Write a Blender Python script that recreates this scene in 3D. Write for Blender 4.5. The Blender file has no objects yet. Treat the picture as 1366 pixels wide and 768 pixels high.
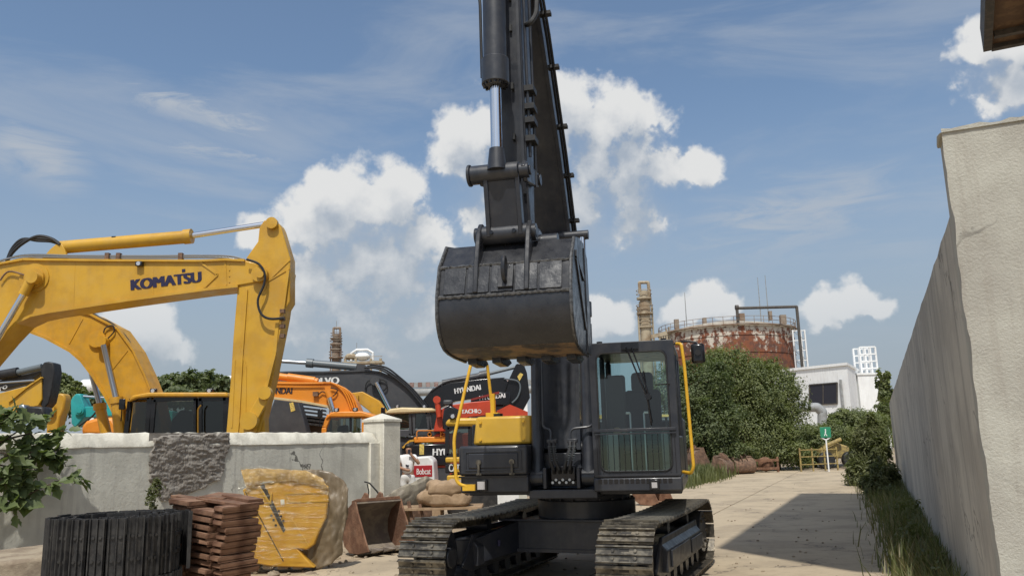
import bpy, bmesh, math, random
import numpy as np
from mathutils import Vector, Matrix, noise as mnoise
random.seed(7); rng = np.random.default_rng(7)
R = math.radians
scene = bpy.context.scene
COL = scene.collection

# ------------------------------------------------------------------ camera
CAM_H, FPX, PITCH, ROLL = 1.7, 1080.0, R(10.9), R(1.5)
_f = Vector((0, math.cos(PITCH), math.sin(PITCH)))
_u0 = Vector((0, -math.sin(PITCH), math.cos(PITCH)))
_r0 = Vector((1, 0, 0))
_u = _u0 * math.cos(ROLL) + _r0 * math.sin(ROLL)
_r = _r0 * math.cos(ROLL) - _u0 * math.sin(ROLL)
cam_d = bpy.data.cameras.new('camera'); cam = bpy.data.objects.new('camera', cam_d); COL.objects.link(cam)
m = Matrix.Identity(4)
for i in range(3):
    m[i][0] = _r[i]; m[i][1] = _u[i]; m[i][2] = -_f[i]
m[2][3] = CAM_H
cam.matrix_world = m
cam_d.sensor_width = 36; cam_d.lens = FPX / 1366 * 36
cam_d.clip_start = 0.05; cam_d.clip_end = 3000
scene.camera = cam
scene.cycles.max_bounces = 7; scene.cycles.diffuse_bounces = 3; scene.cycles.glossy_bounces = 3; scene.cycles.transparent_max_bounces = 10

def ray(x, y):
    return _f + _r * ((x - 683) / FPX) - _u * ((y - 384) / FPX)
def pt(x, y, Y):            # survey helper: the point at depth Y seen along a sight line
    d = ray(x, y); t = Y / d.y
    return Vector((d.x * t, Y, CAM_H + d.z * t))
def gnd(x, y, z=0.0):
    d = ray(x, y); t = (z - CAM_H) / d.z
    return Vector((d.x * t, d.y * t, z))

# ------------------------------------------------------------------ sun, sky
SUN_AZ, SUN_EL = R(-8), R(60)          # azimuth from straight behind the camera, + to the right
S = Vector((math.sin(SUN_AZ) * math.cos(SUN_EL), -math.cos(SUN_AZ) * math.cos(SUN_EL), math.sin(SUN_EL)))
sun_d = bpy.data.lights.new('sun', 'SUN'); sun = bpy.data.objects.new('sun', sun_d); COL.objects.link(sun)
sun_d.energy = 3.3; sun_d.angle = R(0.6); sun_d.color = (1.0, 0.965, 0.90)
sun.rotation_euler = S.to_track_quat('Z', 'Y').to_euler()
vs = scene.view_settings
vs.view_transform = 'Standard'; vs.look = 'None'; vs.exposure = 0.15; vs.gamma = 1.0; vs.use_curve_mapping = False

world = bpy.data.worlds.new('World'); scene.world = world; world.use_nodes = True
nt = world.node_tree; nt.nodes.clear()

class NB:
    """small node builder"""
    def __init__(s, tree): s.t = tree
    def n(s, typ, **kw):
        nd = s.t.nodes.new(typ)
        for k, v in kw.items(): setattr(nd, k, v)
        return nd
    def put(s, sock, v):
        if hasattr(v, 'is_output') or isinstance(v, bpy.types.NodeSocket): s.t.links.new(v, sock)
        else: sock.default_value = v
    def math(s, op, a, b=None, c=None, clamp=False):
        nd = s.n('ShaderNodeMath', operation=op); nd.use_clamp = clamp
        s.put(nd.inputs[0], a)
        if b is not None: s.put(nd.inputs[1], b)
        if c is not None: s.put(nd.inputs[2], c)
        return nd.outputs[0]
    def vmath(s, op, a, b=None, out=0):
        nd = s.n('ShaderNodeVectorMath', operation=op)
        s.put(nd.inputs[0], a)
        if b is not None: s.put(nd.inputs[1], b)
        return nd.outputs['Value'] if op in ('DISTANCE', 'LENGTH', 'DOT_PRODUCT') else nd.outputs[0]
    def scale(s, v, k):
        nd = s.n('ShaderNodeVectorMath', operation='SCALE'); s.put(nd.inputs[0], v); nd.inputs['Scale'].default_value = k
        return nd.outputs[0]
    def noise(s, v, scale, detail=4, rough=.55, dist=0., out='Fac'):
        nd = s.n('ShaderNodeTexNoise'); s.put(nd.inputs['Vector'], v)
        nd.inputs['Scale'].default_value = scale; nd.inputs['Detail'].default_value = detail
        nd.inputs['Roughness'].default_value = rough; nd.inputs['Distortion'].default_value = dist
        return nd.outputs[out]
    def maprange(s, v, a, b, c=0., d=1., smooth=True):
        nd = s.n('ShaderNodeMapRange', interpolation_type='SMOOTHSTEP' if smooth else 'LINEAR')
        s.put(nd.inputs['Value'], v)
        for k, x in zip(('From Min', 'From Max', 'To Min', 'To Max'), (a, b, c, d)): s.put(nd.inputs[k], x)
        return nd.outputs[0]
    def mix(s, fac, a, b, mode='MIX'):
        nd = s.n('ShaderNodeMix', data_type='RGBA', blend_type=mode)
        s.put(nd.inputs['Factor'], fac); s.put(nd.inputs[6], a); s.put(nd.inputs[7], b)
        return nd.outputs[2]

def rgba(c): return (c[0], c[1], c[2], 1.0)

# clouds: (x, y, radius) sightings turned into sky directions
CLOUDS = [(440, 300, 60), (475, 270, 55), (520, 265, 50), (545, 315, 48), (440, 250, 34), (415, 310, 42), (480, 340, 85), (530, 370, 78),
          (420, 370, 75), (470, 420, 100), (560, 430, 60), (400, 430, 60), (338, 308, 24),
          (630, 215, 48), (618, 180, 34), (650, 165, 34), (765, 155, 46), (815, 165, 46), (845, 205, 50), (790, 215, 70), (885, 230, 38), (935, 222, 28),
          (720, 190, 80), (840, 250, 55), (760, 275, 80), (850, 290, 50), (670, 260, 60),
          (940, 400, 27), (915, 412, 26), (965, 408, 18), (1105, 412, 24), (1140, 405, 26), (1165, 412, 18), (815, 425, 34), (790, 435, 30),
          (1350, 60, 42), (1310, 50, 26), (1365, 110, 48), (1300, 75, 18),
          (190, 440, 40), (165, 430, 26), (215, 460, 36)]
g = bpy.data.node_groups.new('cloud_density', 'ShaderNodeTree')
g.interface.new_socket('Vector', in_out='INPUT', socket_type='NodeSocketVector')
g.interface.new_socket('Density', in_out='OUTPUT', socket_type='NodeSocketFloat')
G = NB(g); gi = G.n('NodeGroupInput'); go = G.n('NodeGroupOutput')
v = gi.outputs[0]
warp = G.vmath('SUBTRACT', G.noise(v, 13, 4, .6, out='Color'), (.5, .5, .5))
vw = G.vmath('ADD', v, G.scale(warp, .055))
acc = None
for (x, y, r_) in CLOUDS:
    d = ray(x, y).normalized()
    dist = G.vmath('DISTANCE', vw, tuple(d))
    bl = G.math('MULTIPLY_ADD', dist, -1.7 * 1080. / (r_ * 1.22), 1.7)
    acc = bl if acc is None else G.math('SMOOTH_MAX', acc, bl, 0.25)
acc = G.math('MAXIMUM', acc, -1.0)
# the sky outside these goes on with scattered cumulus of the same kind
nb = G.noise(v, 2.6, 2, .5)
sep = G.n('ShaderNodeSeparateXYZ'); G.put(sep.inputs[0], v)
back = G.maprange(sep.outputs[1], .25, -.15)          # the half of the sky behind
gen = G.math('MULTIPLY', G.math('MULTIPLY_ADD', nb, 6.0, -2.8), back)  # cloud cover behind is raised to add fill light
gen = G.math('SUBTRACT', gen, G.math('SUBTRACT', 1.0, back))
acc = G.math('MAXIMUM', acc, gen)
n1 = G.noise(v, 15, 6, .58, .2); n2 = G.noise(v, 42, 4, .6)
dn = G.math('ADD', acc, G.math('MULTIPLY_ADD', n1, 2.2, -1.12))
dn = G.math('ADD', dn, G.math('MULTIPLY_ADD', n2, 1.1, -.55))
G.put(go.inputs[0], dn)

W = NB(nt)
tc = W.n('ShaderNodeTexCoord'); D = W.vmath('NORMALIZE', tc.outputs['Generated'])
sky = W.n('ShaderNodeTexSky', sky_type='NISHITA'); sky.sun_disc = False
sky.sun_elevation = SUN_EL; sky.sun_rotation = R(180) - SUN_AZ
sky.air_density = 1.0; sky.dust_density = 2.2; sky.ozone_density = 1.6; sky.altitude = 0
def dens(vec):
    nd = W.n('ShaderNodeGroup'); nd.node_tree = g; W.put(nd.inputs[0], vec); return nd.outputs[0]
d0 = dens(D); d1 = dens(W.vmath('NORMALIZE', W.vmath('ADD', D, (-.008, 0, .042)))); d2 = d1
lightv = W.maprange(W.math('SUBTRACT', d0, d1), -.70, .45, .0, 1.0)
mask = W.maprange(d0, -.05, W.maprange(W.math('SUBTRACT', d0, d1), -.5, .4, 2.2, .6))
lowp = W.maprange(d2, .0, 1.7)
mask = W.math('MULTIPLY', mask, W.math('MULTIPLY_ADD', lowp, -.30, 1.0))
thick = W.maprange(d0, .5, 2.4)
sepd = W.n('ShaderNodeSeparateXYZ'); W.put(sepd.inputs[0], D); el = sepd.outputs[2]
bright = W.mix(lightv, rgba((3.1, 3.4, 3.75)), rgba((5.4, 5.45, 5.45)))
bright = W.mix(W.math('MULTIPLY', W.math('SUBTRACT', 1.0, lightv), thick), bright, rgba((2.9, 3.2, 3.55)))
bright = W.mix(W.math('MULTIPLY', lowp, .75), bright, rgba((2.85, 3.15, 3.5)))
# clouds lose contrast low in the sky
low = W.maprange(el, .22, .05)
mask = W.math('MULTIPLY', mask, W.maprange(el, .0, .22, .25, 1.0))
# thin high veil and streaks
vs_ = W.n('ShaderNodeMapping'); W.put(vs_.inputs[0], D); vs_.inputs['Rotation'].default_value = (0, R(-24), 0); vs_.inputs['Scale'].default_value = (1.2, 1, 5.5)
veil = W.noise(vs_.outputs[0], 2.0, 7, .6, .7)
veil = W.math('MULTIPLY', W.maprange(veil, .48, .76), .42)
wn = W.noise(vs_.outputs[0], 7.0, 7, .62, .8)
for (x0, y0, x1, y1, wpx, amt) in ((90, 95, 420, 205, 34, 1.0), (170, 200, 440, 214, 26, .8), (-60, 170, 140, 255, 50, .85), (860, 345, 1290, 225, 80, .7), (1050, 300, 1300, 330, 60, .3), (520, 120, 600, 150, 18, .35)):
    a_, b_ = ray(x0, y0).normalized(), ray(x1, y1).normalized(); c_ = ((a_ + b_) / 2); t_ = (b_ - a_).normalized(); n_ = c_.cross(t_).normalized()
    rel = W.vmath('SUBTRACT', D, tuple(c_)); al = W.math('ABSOLUTE', W.vmath('DOT_PRODUCT', rel, tuple(t_))); ac = W.math('ABSOLUTE', W.math('ADD', W.vmath('DOT_PRODUCT', rel, tuple(n_)), W.math('MULTIPLY_ADD', wn, .05, -.025)))
    fr_ = W.math('GREATER_THAN', W.vmath('DOT_PRODUCT', D, tuple(c_)), 0.)
    k_ = W.math('MULTIPLY', W.math('MULTIPLY', W.maprange(al, (b_ - a_).length / 2, (b_ - a_).length * .12), W.maprange(ac, wpx / 1080, 0.)), W.maprange(wn, .36, .66))
    veil = W.math('MAXIMUM', veil, W.math('MULTIPLY', W.math('MULTIPLY', k_, fr_), amt))
veil2 = W.math('MULTIPLY_ADD', W.maprange(el, .42, .02), .84, .03)
skyc = W.mix(1.0, sky.outputs[0], rgba((.92, .98, .98)), 'MULTIPLY')
base = W.mix(veil, W.mix(veil2, skyc, rgba((2.5, 2.85, 3.3))), rgba((3.3, 3.6, 4.0)))
colr = W.mix(mask, base, bright)
bg = W.n('ShaderNodeBackground'); W.put(bg.inputs[0], colr); bg.inputs[1].default_value = 0.125
world.cycles.sampling_method = 'MANUAL'; world.cycles.sample_map_resolution = 256
wo = W.n('ShaderNodeOutputWorld'); nt.links.new(bg.outputs[0], wo.inputs[0])

# ------------------------------------------------------------------ materials
def material(name, c1, c2=None, scale=4., rough=.5, rough2=None, metal=0., bump=0., bscale=30., lo=.42, hi=.62, coat=0.,
             dust=None, dust_amt=0., streak=None, streak_amt=0., crack=0., spec=.5, stretch=(1, 1, 1)):
    mt = bpy.data.materials.new(name); mt.use_nodes = True
    t = mt.node_tree; b = t.nodes['Principled BSDF']; N = NB(t)
    co = N.n('ShaderNodeTexCoord').outputs['Object']
    if stretch != (1, 1, 1):
        mp = N.n('ShaderNodeMapping'); N.put(mp.inputs[0], co); mp.inputs['Scale'].default_value = stretch; cs = mp.outputs[0]
    else: cs = co
    col = rgba(c1)
    nz = N.noise(cs, scale, 7, .62)
    if c2 is not None: col = N.mix(N.maprange(nz, lo, hi), col, rgba(c2))
    if dust is not None:
        geo = N.n('ShaderNodeNewGeometry'); sx = N.n('ShaderNodeSeparateXYZ'); N.put(sx.inputs[0], geo.outputs['Normal'])
        up = N.maprange(sx.outputs[2], .2, .9, .35, 1.)
        f = N.math('MULTIPLY', N.math('MULTIPLY', N.maprange(N.noise(co, scale * 2.3, 8, .68), .40, .75), up), dust_amt)
        col = N.mix(f, col, rgba(dust))
    if streak is not None:
        mp = N.n('ShaderNodeMapping'); N.put(mp.inputs[0], co); mp.inputs['Scale'].default_value = (3.2, 3.2, .22)
        f = N.math('MULTIPLY', N.maprange(N.noise(mp.outputs[0], 2.2, 6, .65), .48, .72), streak_amt)
        col = N.mix(f, col, rgba(streak))
    if crack > 0:
        w = N.vmath('ADD', co, N.scale(N.vmath('SUBTRACT', N.noise(co, 1.6, 4, .6, out='Color'), (.5, .5, .5)), 1.1))
        vo = N.n('ShaderNodeTexVoronoi', feature='DISTANCE_TO_EDGE'); N.put(vo.inputs['Vector'], w); vo.inputs['Scale'].default_value = .42
        ln = N.maprange(vo.outputs['Distance'], .004, .011, 1., 0.)
        ln = N.math('MULTIPLY', ln, N.maprange(N.noise(co, .8, 3), .45, .58))
        col = N.mix(N.math('MULTIPLY', ln, crack), col, rgba((.05, .045, .04)))
    N.put(b.inputs['Base Color'], col)
    b.inputs['Metallic'].default_value = metal
    if rough2 is not None: N.put(b.inputs['Roughness'], N.maprange(N.noise(co, scale * 3.1, 6, .6), .3, .7, rough, rough2))
    else: b.inputs['Roughness'].default_value = rough
    b.inputs['Coat Weight'].default_value = coat
    b.inputs['Coat Roughness'].default_value = .12
    b.inputs['Specular IOR Level'].default_value = spec
    if bump > 0:
        bp = N.n('ShaderNodeBump'); bp.inputs['Strength'].default_value = bump; bp.inputs['Distance'].default_value = .02
        N.put(bp.inputs['Height'], N.noise(cs, bscale, 8, .65)); N.put(b.inputs['Normal'], bp.outputs[0])
    return mt

DUST = (.30, .25, .18)
MT = dict(
    dark=material('dark_grey_paint', (.018, .021, .029), (.025, .028, .036), 3, .34, .5, coat=.15, dust=(.14, .13, .115), dust_amt=.36, bump=.04, bscale=14, streak=(.075, .072, .068), streak_amt=.30),
    dark2=material('dark_grey_paint_bucket', (.020, .021, .025), (.028, .029, .033), 3, .22, .42, dust=(.11, .108, .105), dust_amt=.22, bump=.10, bscale=7),
    weld=material('bright_weld', (.13, .13, .13), (.06, .06, .06), 30, .35, metal=.4),
    wear=material('wear_plate_scuffs_and_glints', (.034, .036, .041), (.13, .13, .13), 2.6, .18, .4, lo=.56, hi=.70, bump=.2, bscale=16, metal=.2),  # lighter patches paint in glints as well as worn spots
    black=material('black_rubber', (.012, .012, .013), (.022, .022, .022), 6, .45, .65),
    gloss_black=material('black_gloss_trim', (.012, .012, .014), None, 6, .18),
    steel_track=material('worn_black_track_steel', (.075, .068, .058), (.20, .178, .14), 9, .28, .5, metal=.6, dust=(.26, .215, .15), dust_amt=.6, bump=.15, bscale=40),
    track_black=material('oiled_black_track', (.016, .016, .017), (.035, .034, .033), 9, .38, .6, dust=(.12, .10, .08), dust_amt=.4),
    chrome=material('chromed_rod', (.75, .76, .78), None, 4, .10, metal=1.),
    chrome_dull=material('grey_rod', (.42, .45, .48), None, 4, .3, metal=.9),
    yellow_k=material('warm_yellow_paint', (.58, .325, .022), (.49, .265, .018), 1.4, .36, .55, coat=.08, dust=(.42, .32, .16), dust_amt=.55, streak=(.40, .24, .05), streak_amt=.25),
    yellow_k2=material('warm_yellow_paint_worn', (.60, .31, .018), (.50, .26, .02), 3, .42, .55, dust=(.40, .32, .17), dust_amt=.5, streak=(.36, .22, .05), streak_amt=.3),
    yellow_m=material('ochre_yellow_paint', (.60, .36, .035), (.54, .32, .03), 3, .35, .5, dust=(.4, .32, .18), dust_amt=.3),
    yellow_rail=material('bright_yellow_rail_paint', (.72, .42, .03), (.62, .35, .03), 6, .35),
    orange=material('orange_paint', (.72, .25, .02), (.66, .22, .02), 2, .4, .5, dust=(.5, .32, .15), dust_amt=.3),
    grey_boom=material('charcoal_paint', (.055, .057, .062), (.045, .047, .052), 2, .4, .55, dust=(.16, .15, .13), dust_amt=.35),
    grey_cyl=material('slate_grey_paint', (.12, .14, .15), None, 2, .4),
    teal=material('teal_paint', (.03, .36, .36), (.03, .30, .31), 3, .4),
    red=material('red_orange_paint', (.50, .055, .02), (.42, .05, .02), 3, .42),
    darkred=material('dark_red_paint', (.20, .02, .015), None, 3, .5), clad=material('brown_cladding', (.20, .12, .10), (.3, .22, .2), 2, .8),
    redpanel=material('red_panel', (.35, .02, .025), None, 3, .4),
    white=material('white_paint', (.75, .75, .73), (.66, .66, .63), 3, .5, dust=DUST, dust_amt=.2),
    cream=material('cream_roof_paint', (.62, .50, .28), (.55, .43, .22), 3, .5),
    navy=material('navy_lettering', (.012, .010, .05), None, 3, .5),
    ink=material('black_lettering', (.02, .02, .03), None, 3, .5),
    sticker=material('yellow_sticker', (.75, .55, .12), (.4, .3, .1), 30, .5),
    rust=material('red_brown_rust', (.125, .058, .032), (.23, .12, .07), 3.5, .8, .95, dust=(.29, .21, .14), dust_amt=.55, bump=.5, bscale=22),
    rust_dark=material('dark_brown_rust', (.11, .062, .04), (.21, .12, .075), 7, .75, .95, dust=(.30, .25, .18), dust_amt=.6, bump=.4, bscale=25),
    bucket_in=material('dry_mud_steel', (.16, .13, .105), (.24, .20, .15), 5, .85, bump=.3, bscale=18),
    rustlip=material('scraped_rusty_steel', (.050, .045, .042), (.20, .13, .07), 3.2, .4, .75, lo=.44, hi=.60, bump=.25, bscale=20),
    concrete=material('road_concrete', (.45, .365, .25), (.34, .275, .19), .8, .85, .95, bump=.25, bscale=60, dust=(.45, .36, .245), dust_amt=.6, crack=.55, streak=(.24, .195, .14), streak_amt=.35),
    dirt=material('dry_dirt', (.36, .28, .19), (.27, .21, .145), 1.7, .95, bump=.9, bscale=14, dust=(.42, .34, .24), dust_amt=.5),
    wall=material('whitewashed_concrete', (.66, .65, .565), (.54, .53, .46), 1.3, .9, .95, bump=.35, bscale=22, streak=(.34, .325, .29), streak_amt=.5, crack=.8),
    coping=material('pale_coping', (.70, .67, .57), (.60, .57, .48), 3, .9, bump=.5, bscale=24, streak=(.40, .38, .32), streak_amt=.4),
    mortar=material('rough_grey_mortar', (.23, .205, .175), (.31, .285, .25), 7, .95, bump=.8, bscale=40),
    wall_r=material('grey_rendered_wall', (.54, .50, .42), (.42, .385, .325), .9, .92, bump=.4, bscale=30, streak=(.26, .24, .205), streak_amt=.8, crack=.5),
    pillar_r=material('rough_pale_render', (.47, .455, .39), (.37, .35, .30), 1.6, .95, bump=.5, bscale=55, streak=(.30, .265, .22), streak_amt=.6, lo=.35, hi=.7, dust=(.33, .30, .26), dust_amt=.9, crack=.5),
    roofwood=material('brown_soffit', (.13, .075, .04), (.20, .12, .06), 6, .8),
    fascia=material('dark_fascia', (.06, .055, .05), (.10, .085, .07), 8, .7),
    stone=material('stained_stone', (.34, .28, .20), (.22, .17, .12), 3.4, .9, bump=.6, bscale=16),
    tarp=material('grey_tarp', (.30, .265, .20), (.22, .19, .145), 5, .6, .8, bump=.5, bscale=12),
    sack=material('tan_sack', (.36, .25, .155), (.28, .19, .11), 6, .9, bump=.4, bscale=25),
    cloth=material('tan_wrap_cloth', (.22, .17, .11), (.15, .115, .072), 3, .3, .6, bump=.6, bscale=6, stretch=(1, 1, .25)),
    panel=material('amber_yellow_panel', (.60, .34, .045), (.54, .29, .035), 4, .3, .5, coat=.3),
    wraptop=material('gold_tan_wrap', (.50, .33, .12), (.38, .25, .10), 5, .25, .5, bump=.4, bscale=8),
    slot=material('dark_slot', (.03, .027, .024), None, 3, .7),
    tank_top=material('weathered_tank_roof', (.40, .36, .29), (.28, .22, .16), 1., .9),
    pipe=material('grey_pipe', (.30, .31, .31), (.24, .24, .23), 2, .6),
    tower=material('rusty_steel_tower', (.27, .22, .17), (.18, .11, .07), .9, .85),
    towertan=material('tan_steel_tower', (.40, .34, .24), (.26, .19, .12), .8, .8),
    bwhite=material('white_facade', (.82, .83, .82), (.76, .76, .75), .5, .85, streak=(.5, .49, .46), streak_amt=.35),
    bark=material('brown_bark', (.12, .09, .06), (.07, .055, .04), 9, .95, bump=.6, bscale=20),
    skin=material('skin', (.34, .19, .12), None, 3, .6), hair=material('black_hair', (.012, .011, .01), None, 3, .6),
    shirt=material('white_cotton', (.74, .74, .73), None, 3, .9), shorts=material('pale_shorts', (.62, .62, .60), None, 3, .9),
    cord=material('white_cord', (.7, .68, .62), None, 3, .7),
    seat=material('dark_seat_cloth', (.03, .036, .05), None, 3, .8), interior=material('cab_interior', (.05, .053, .06), None, 3, .7),
    signgreen=material('green_sign', (.02, .22, .12), None, 3, .5), fencey=material('weathered_yellow_fence', (.36, .27, .09), (.22, .16, .07), 8, .7),
    lens=material('lamp_lens', (.6, .6, .62), None, 3, .12, metal=.5),
)

def tank_material():
    mt = bpy.data.materials.new('peeling_white_and_rust'); mt.use_nodes = True
    t = mt.node_tree; b = t.nodes['Principled BSDF']; N = NB(t)
    co = N.n('ShaderNodeTexCoord').outputs['Object']
    mp = N.n('ShaderNodeMapping'); N.put(mp.inputs[0], co); mp.inputs['Scale'].default_value = (.8, .8, .16)
    sx = N.n('ShaderNodeSeparateXYZ'); N.put(sx.inputs[0], co)
    drip = N.noise(mp.outputs[0], 1.6, 8, .66)
    flake = N.noise(co, 1.7, 9, .74)
    h = N.maprange(sx.outputs[2], 10.5, 17.2, .15, -.09, smooth=False)
    f = N.maprange(N.math('ADD', N.math('MULTIPLY_ADD', drip, .45, N.math('MULTIPLY', flake, .55)), h), .455, .52)
    rust = N.mix(N.maprange(N.noise(co, 1.3, 7, .6), .4, .62), rgba((.22, .075, .035)), rgba((.115, .055, .04)))
    N.put(b.inputs['Base Color'], N.mix(f, rgba((.55, .50, .42)), rust)); b.inputs['Roughness'].default_value = .9
    return mt
MT['tank'] = tank_material()

def leaf_material(name, dark, lightc, trans=.35):
    mt = bpy.data.materials.new(name); mt.use_nodes = True
    t = mt.node_tree; t.nodes.clear(); N = NB(t)
    geo = N.n('ShaderNodeNewGeometry')
    co = N.n('ShaderNodeTexCoord').outputs['Object']
    f = N.math('ADD', N.math('MULTIPLY', geo.outputs['Random Per Island'], .55), N.math('MULTIPLY', N.maprange(N.noise(co, .9, 3), .35, .65), .45))
    c = N.mix(f, rgba(dark), rgba(lightc))
    df = N.n('ShaderNodeBsdfPrincipled'); N.put(df.inputs['Base Color'], c); df.inputs['Roughness'].default_value = .55
    tr = N.n('ShaderNodeBsdfTranslucent'); N.put(tr.inputs[0], N.mix(1., c, rgba((1.1, 1.25, .5)), 'MULTIPLY'))
    ms = N.n('ShaderNodeMixShader'); ms.inputs[0].default_value = trans
    t.links.new(df.outputs[0], ms.inputs[1]); t.links.new(tr.outputs[0], ms.inputs[2])
    o = N.n('ShaderNodeOutputMaterial'); t.links.new(ms.outputs[0], o.inputs[0])
    return mt
MT['leaf'] = leaf_material('deep_green_leaf', (.070, .095, .038), (.25, .275, .105), .4)
MT['leaf2'] = leaf_material('mid_green_leaf', (.068, .095, .042), (.17, .20, .08), .4)
MT['leafbig'] = leaf_material('broad_leaf', (.075, .11, .042), (.18, .22, .085), .35)
MT['grass'] = leaf_material('weed_green', (.085, .10, .035), (.19, .20, .08))
MT['drygrass'] = leaf_material('dry_weed', (.14, .12, .06), (.30, .25, .13))

def glass_material(name, tint, gl=.10, rough=.02, gcol=(.8, .8, .8)):
    mt = bpy.data.materials.new(name); mt.use_nodes = True
    t = mt.node_tree; t.nodes.clear(); N = NB(t)
    tr = N.n('ShaderNodeBsdfTransparent'); tr.inputs[0].default_value = rgba(tint)
    gs = N.n('ShaderNodeBsdfGlossy'); gs.inputs['Roughness'].default_value = rough; gs.inputs[0].default_value = rgba(gcol)
    lw = N.n('ShaderNodeLayerWeight'); lw.inputs[0].default_value = .25
    f = N.math('MULTIPLY_ADD', lw.outputs['Fresnel'], .8, gl, clamp=True)
    ms = N.n('ShaderNodeMixShader'); N.put(ms.inputs[0], f)
    t.links.new(tr.outputs[0], ms.inputs[1]); t.links.new(gs.outputs[0], ms.inputs[2])
    o = N.n('ShaderNodeOutputMaterial'); t.links.new(ms.outputs[0], o.inputs[0])
    return mt
MT['glass'] = glass_material('tinted_cab_glass', (.74, .88, .88), .09)
MT['glass_low'] = glass_material('green_lower_glass', (.70, .88, .83), .11, .06, (.66, .88, .82))
MT['darkglass'] = glass_material('dark_cab_glass', (.42, .46, .42), .06)
def film_material():
    mt = bpy.data.materials.new('clear_wrap_film'); mt.use_nodes = True
    t = mt.node_tree; t.nodes.clear(); N = NB(t)
    co = N.n('ShaderNodeTexCoord').outputs['Object']
    mp = N.n('ShaderNodeMapping'); N.put(mp.inputs[0], co); mp.inputs['Scale'].default_value = (1, 1, 4.5); mp.inputs['Rotation'].default_value = (0, R(12), 0)
    bp = N.n('ShaderNodeBump'); bp.inputs['Strength'].default_value = .9; bp.inputs['Distance'].default_value = .05
    nz = N.noise(mp.outputs[0], 5, 7, .65, .8); N.put(bp.inputs['Height'], nz)
    tr = N.n('ShaderNodeBsdfTransparent'); tr.inputs[0].default_value = (.96, .94, .88, 1)
    gs = N.n('ShaderNodeBsdfGlossy'); gs.inputs['Roughness'].default_value = .14; gs.inputs[0].default_value = (.95, .92, .84, 1); N.put(gs.inputs['Normal'], bp.outputs[0])
    ms = N.n('ShaderNodeMixShader'); N.put(ms.inputs[0], N.maprange(nz, .45, .75, .03, .34))
    t.links.new(tr.outputs[0], ms.inputs[1]); t.links.new(gs.outputs[0], ms.inputs[2])
    o = N.n('ShaderNodeOutputMaterial'); t.links.new(ms.outputs[0], o.inputs[0])
    return mt
MT['film'] = film_material()

# ------------------------------------------------------------------ mesh helpers
def tag(o, label=None, cat=None, group=None, kind=None):
    if label: o['label'] = label
    if cat: o['category'] = cat
    if group: o['group'] = group
    if kind: o['kind'] = kind
    return o
def thing(name, label, cat, loc=(0, 0, 0), rotz=0., group=None):
    o = bpy.data.objects.new(name, None); COL.objects.link(o)
    o.empty_display_size = .2
    o.location = loc; o.rotation_euler = (0, 0, rotz)
    return tag(o, label, cat, group)
def root_inv(o):
    while o.parent is not None: o = o.parent
    return (Matrix.Translation(o.location) @ o.rotation_euler.to_matrix().to_4x4()).inverted()
def link_mesh(name, me, mat=None, parent=None):
    o = bpy.data.objects.new(name, me); COL.objects.link(o)
    if mat is not None and len(me.materials) == 0: me.materials.append(MT[mat] if isinstance(mat, str) else mat)
    if parent is not None: o.parent = parent
    return o

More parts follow.
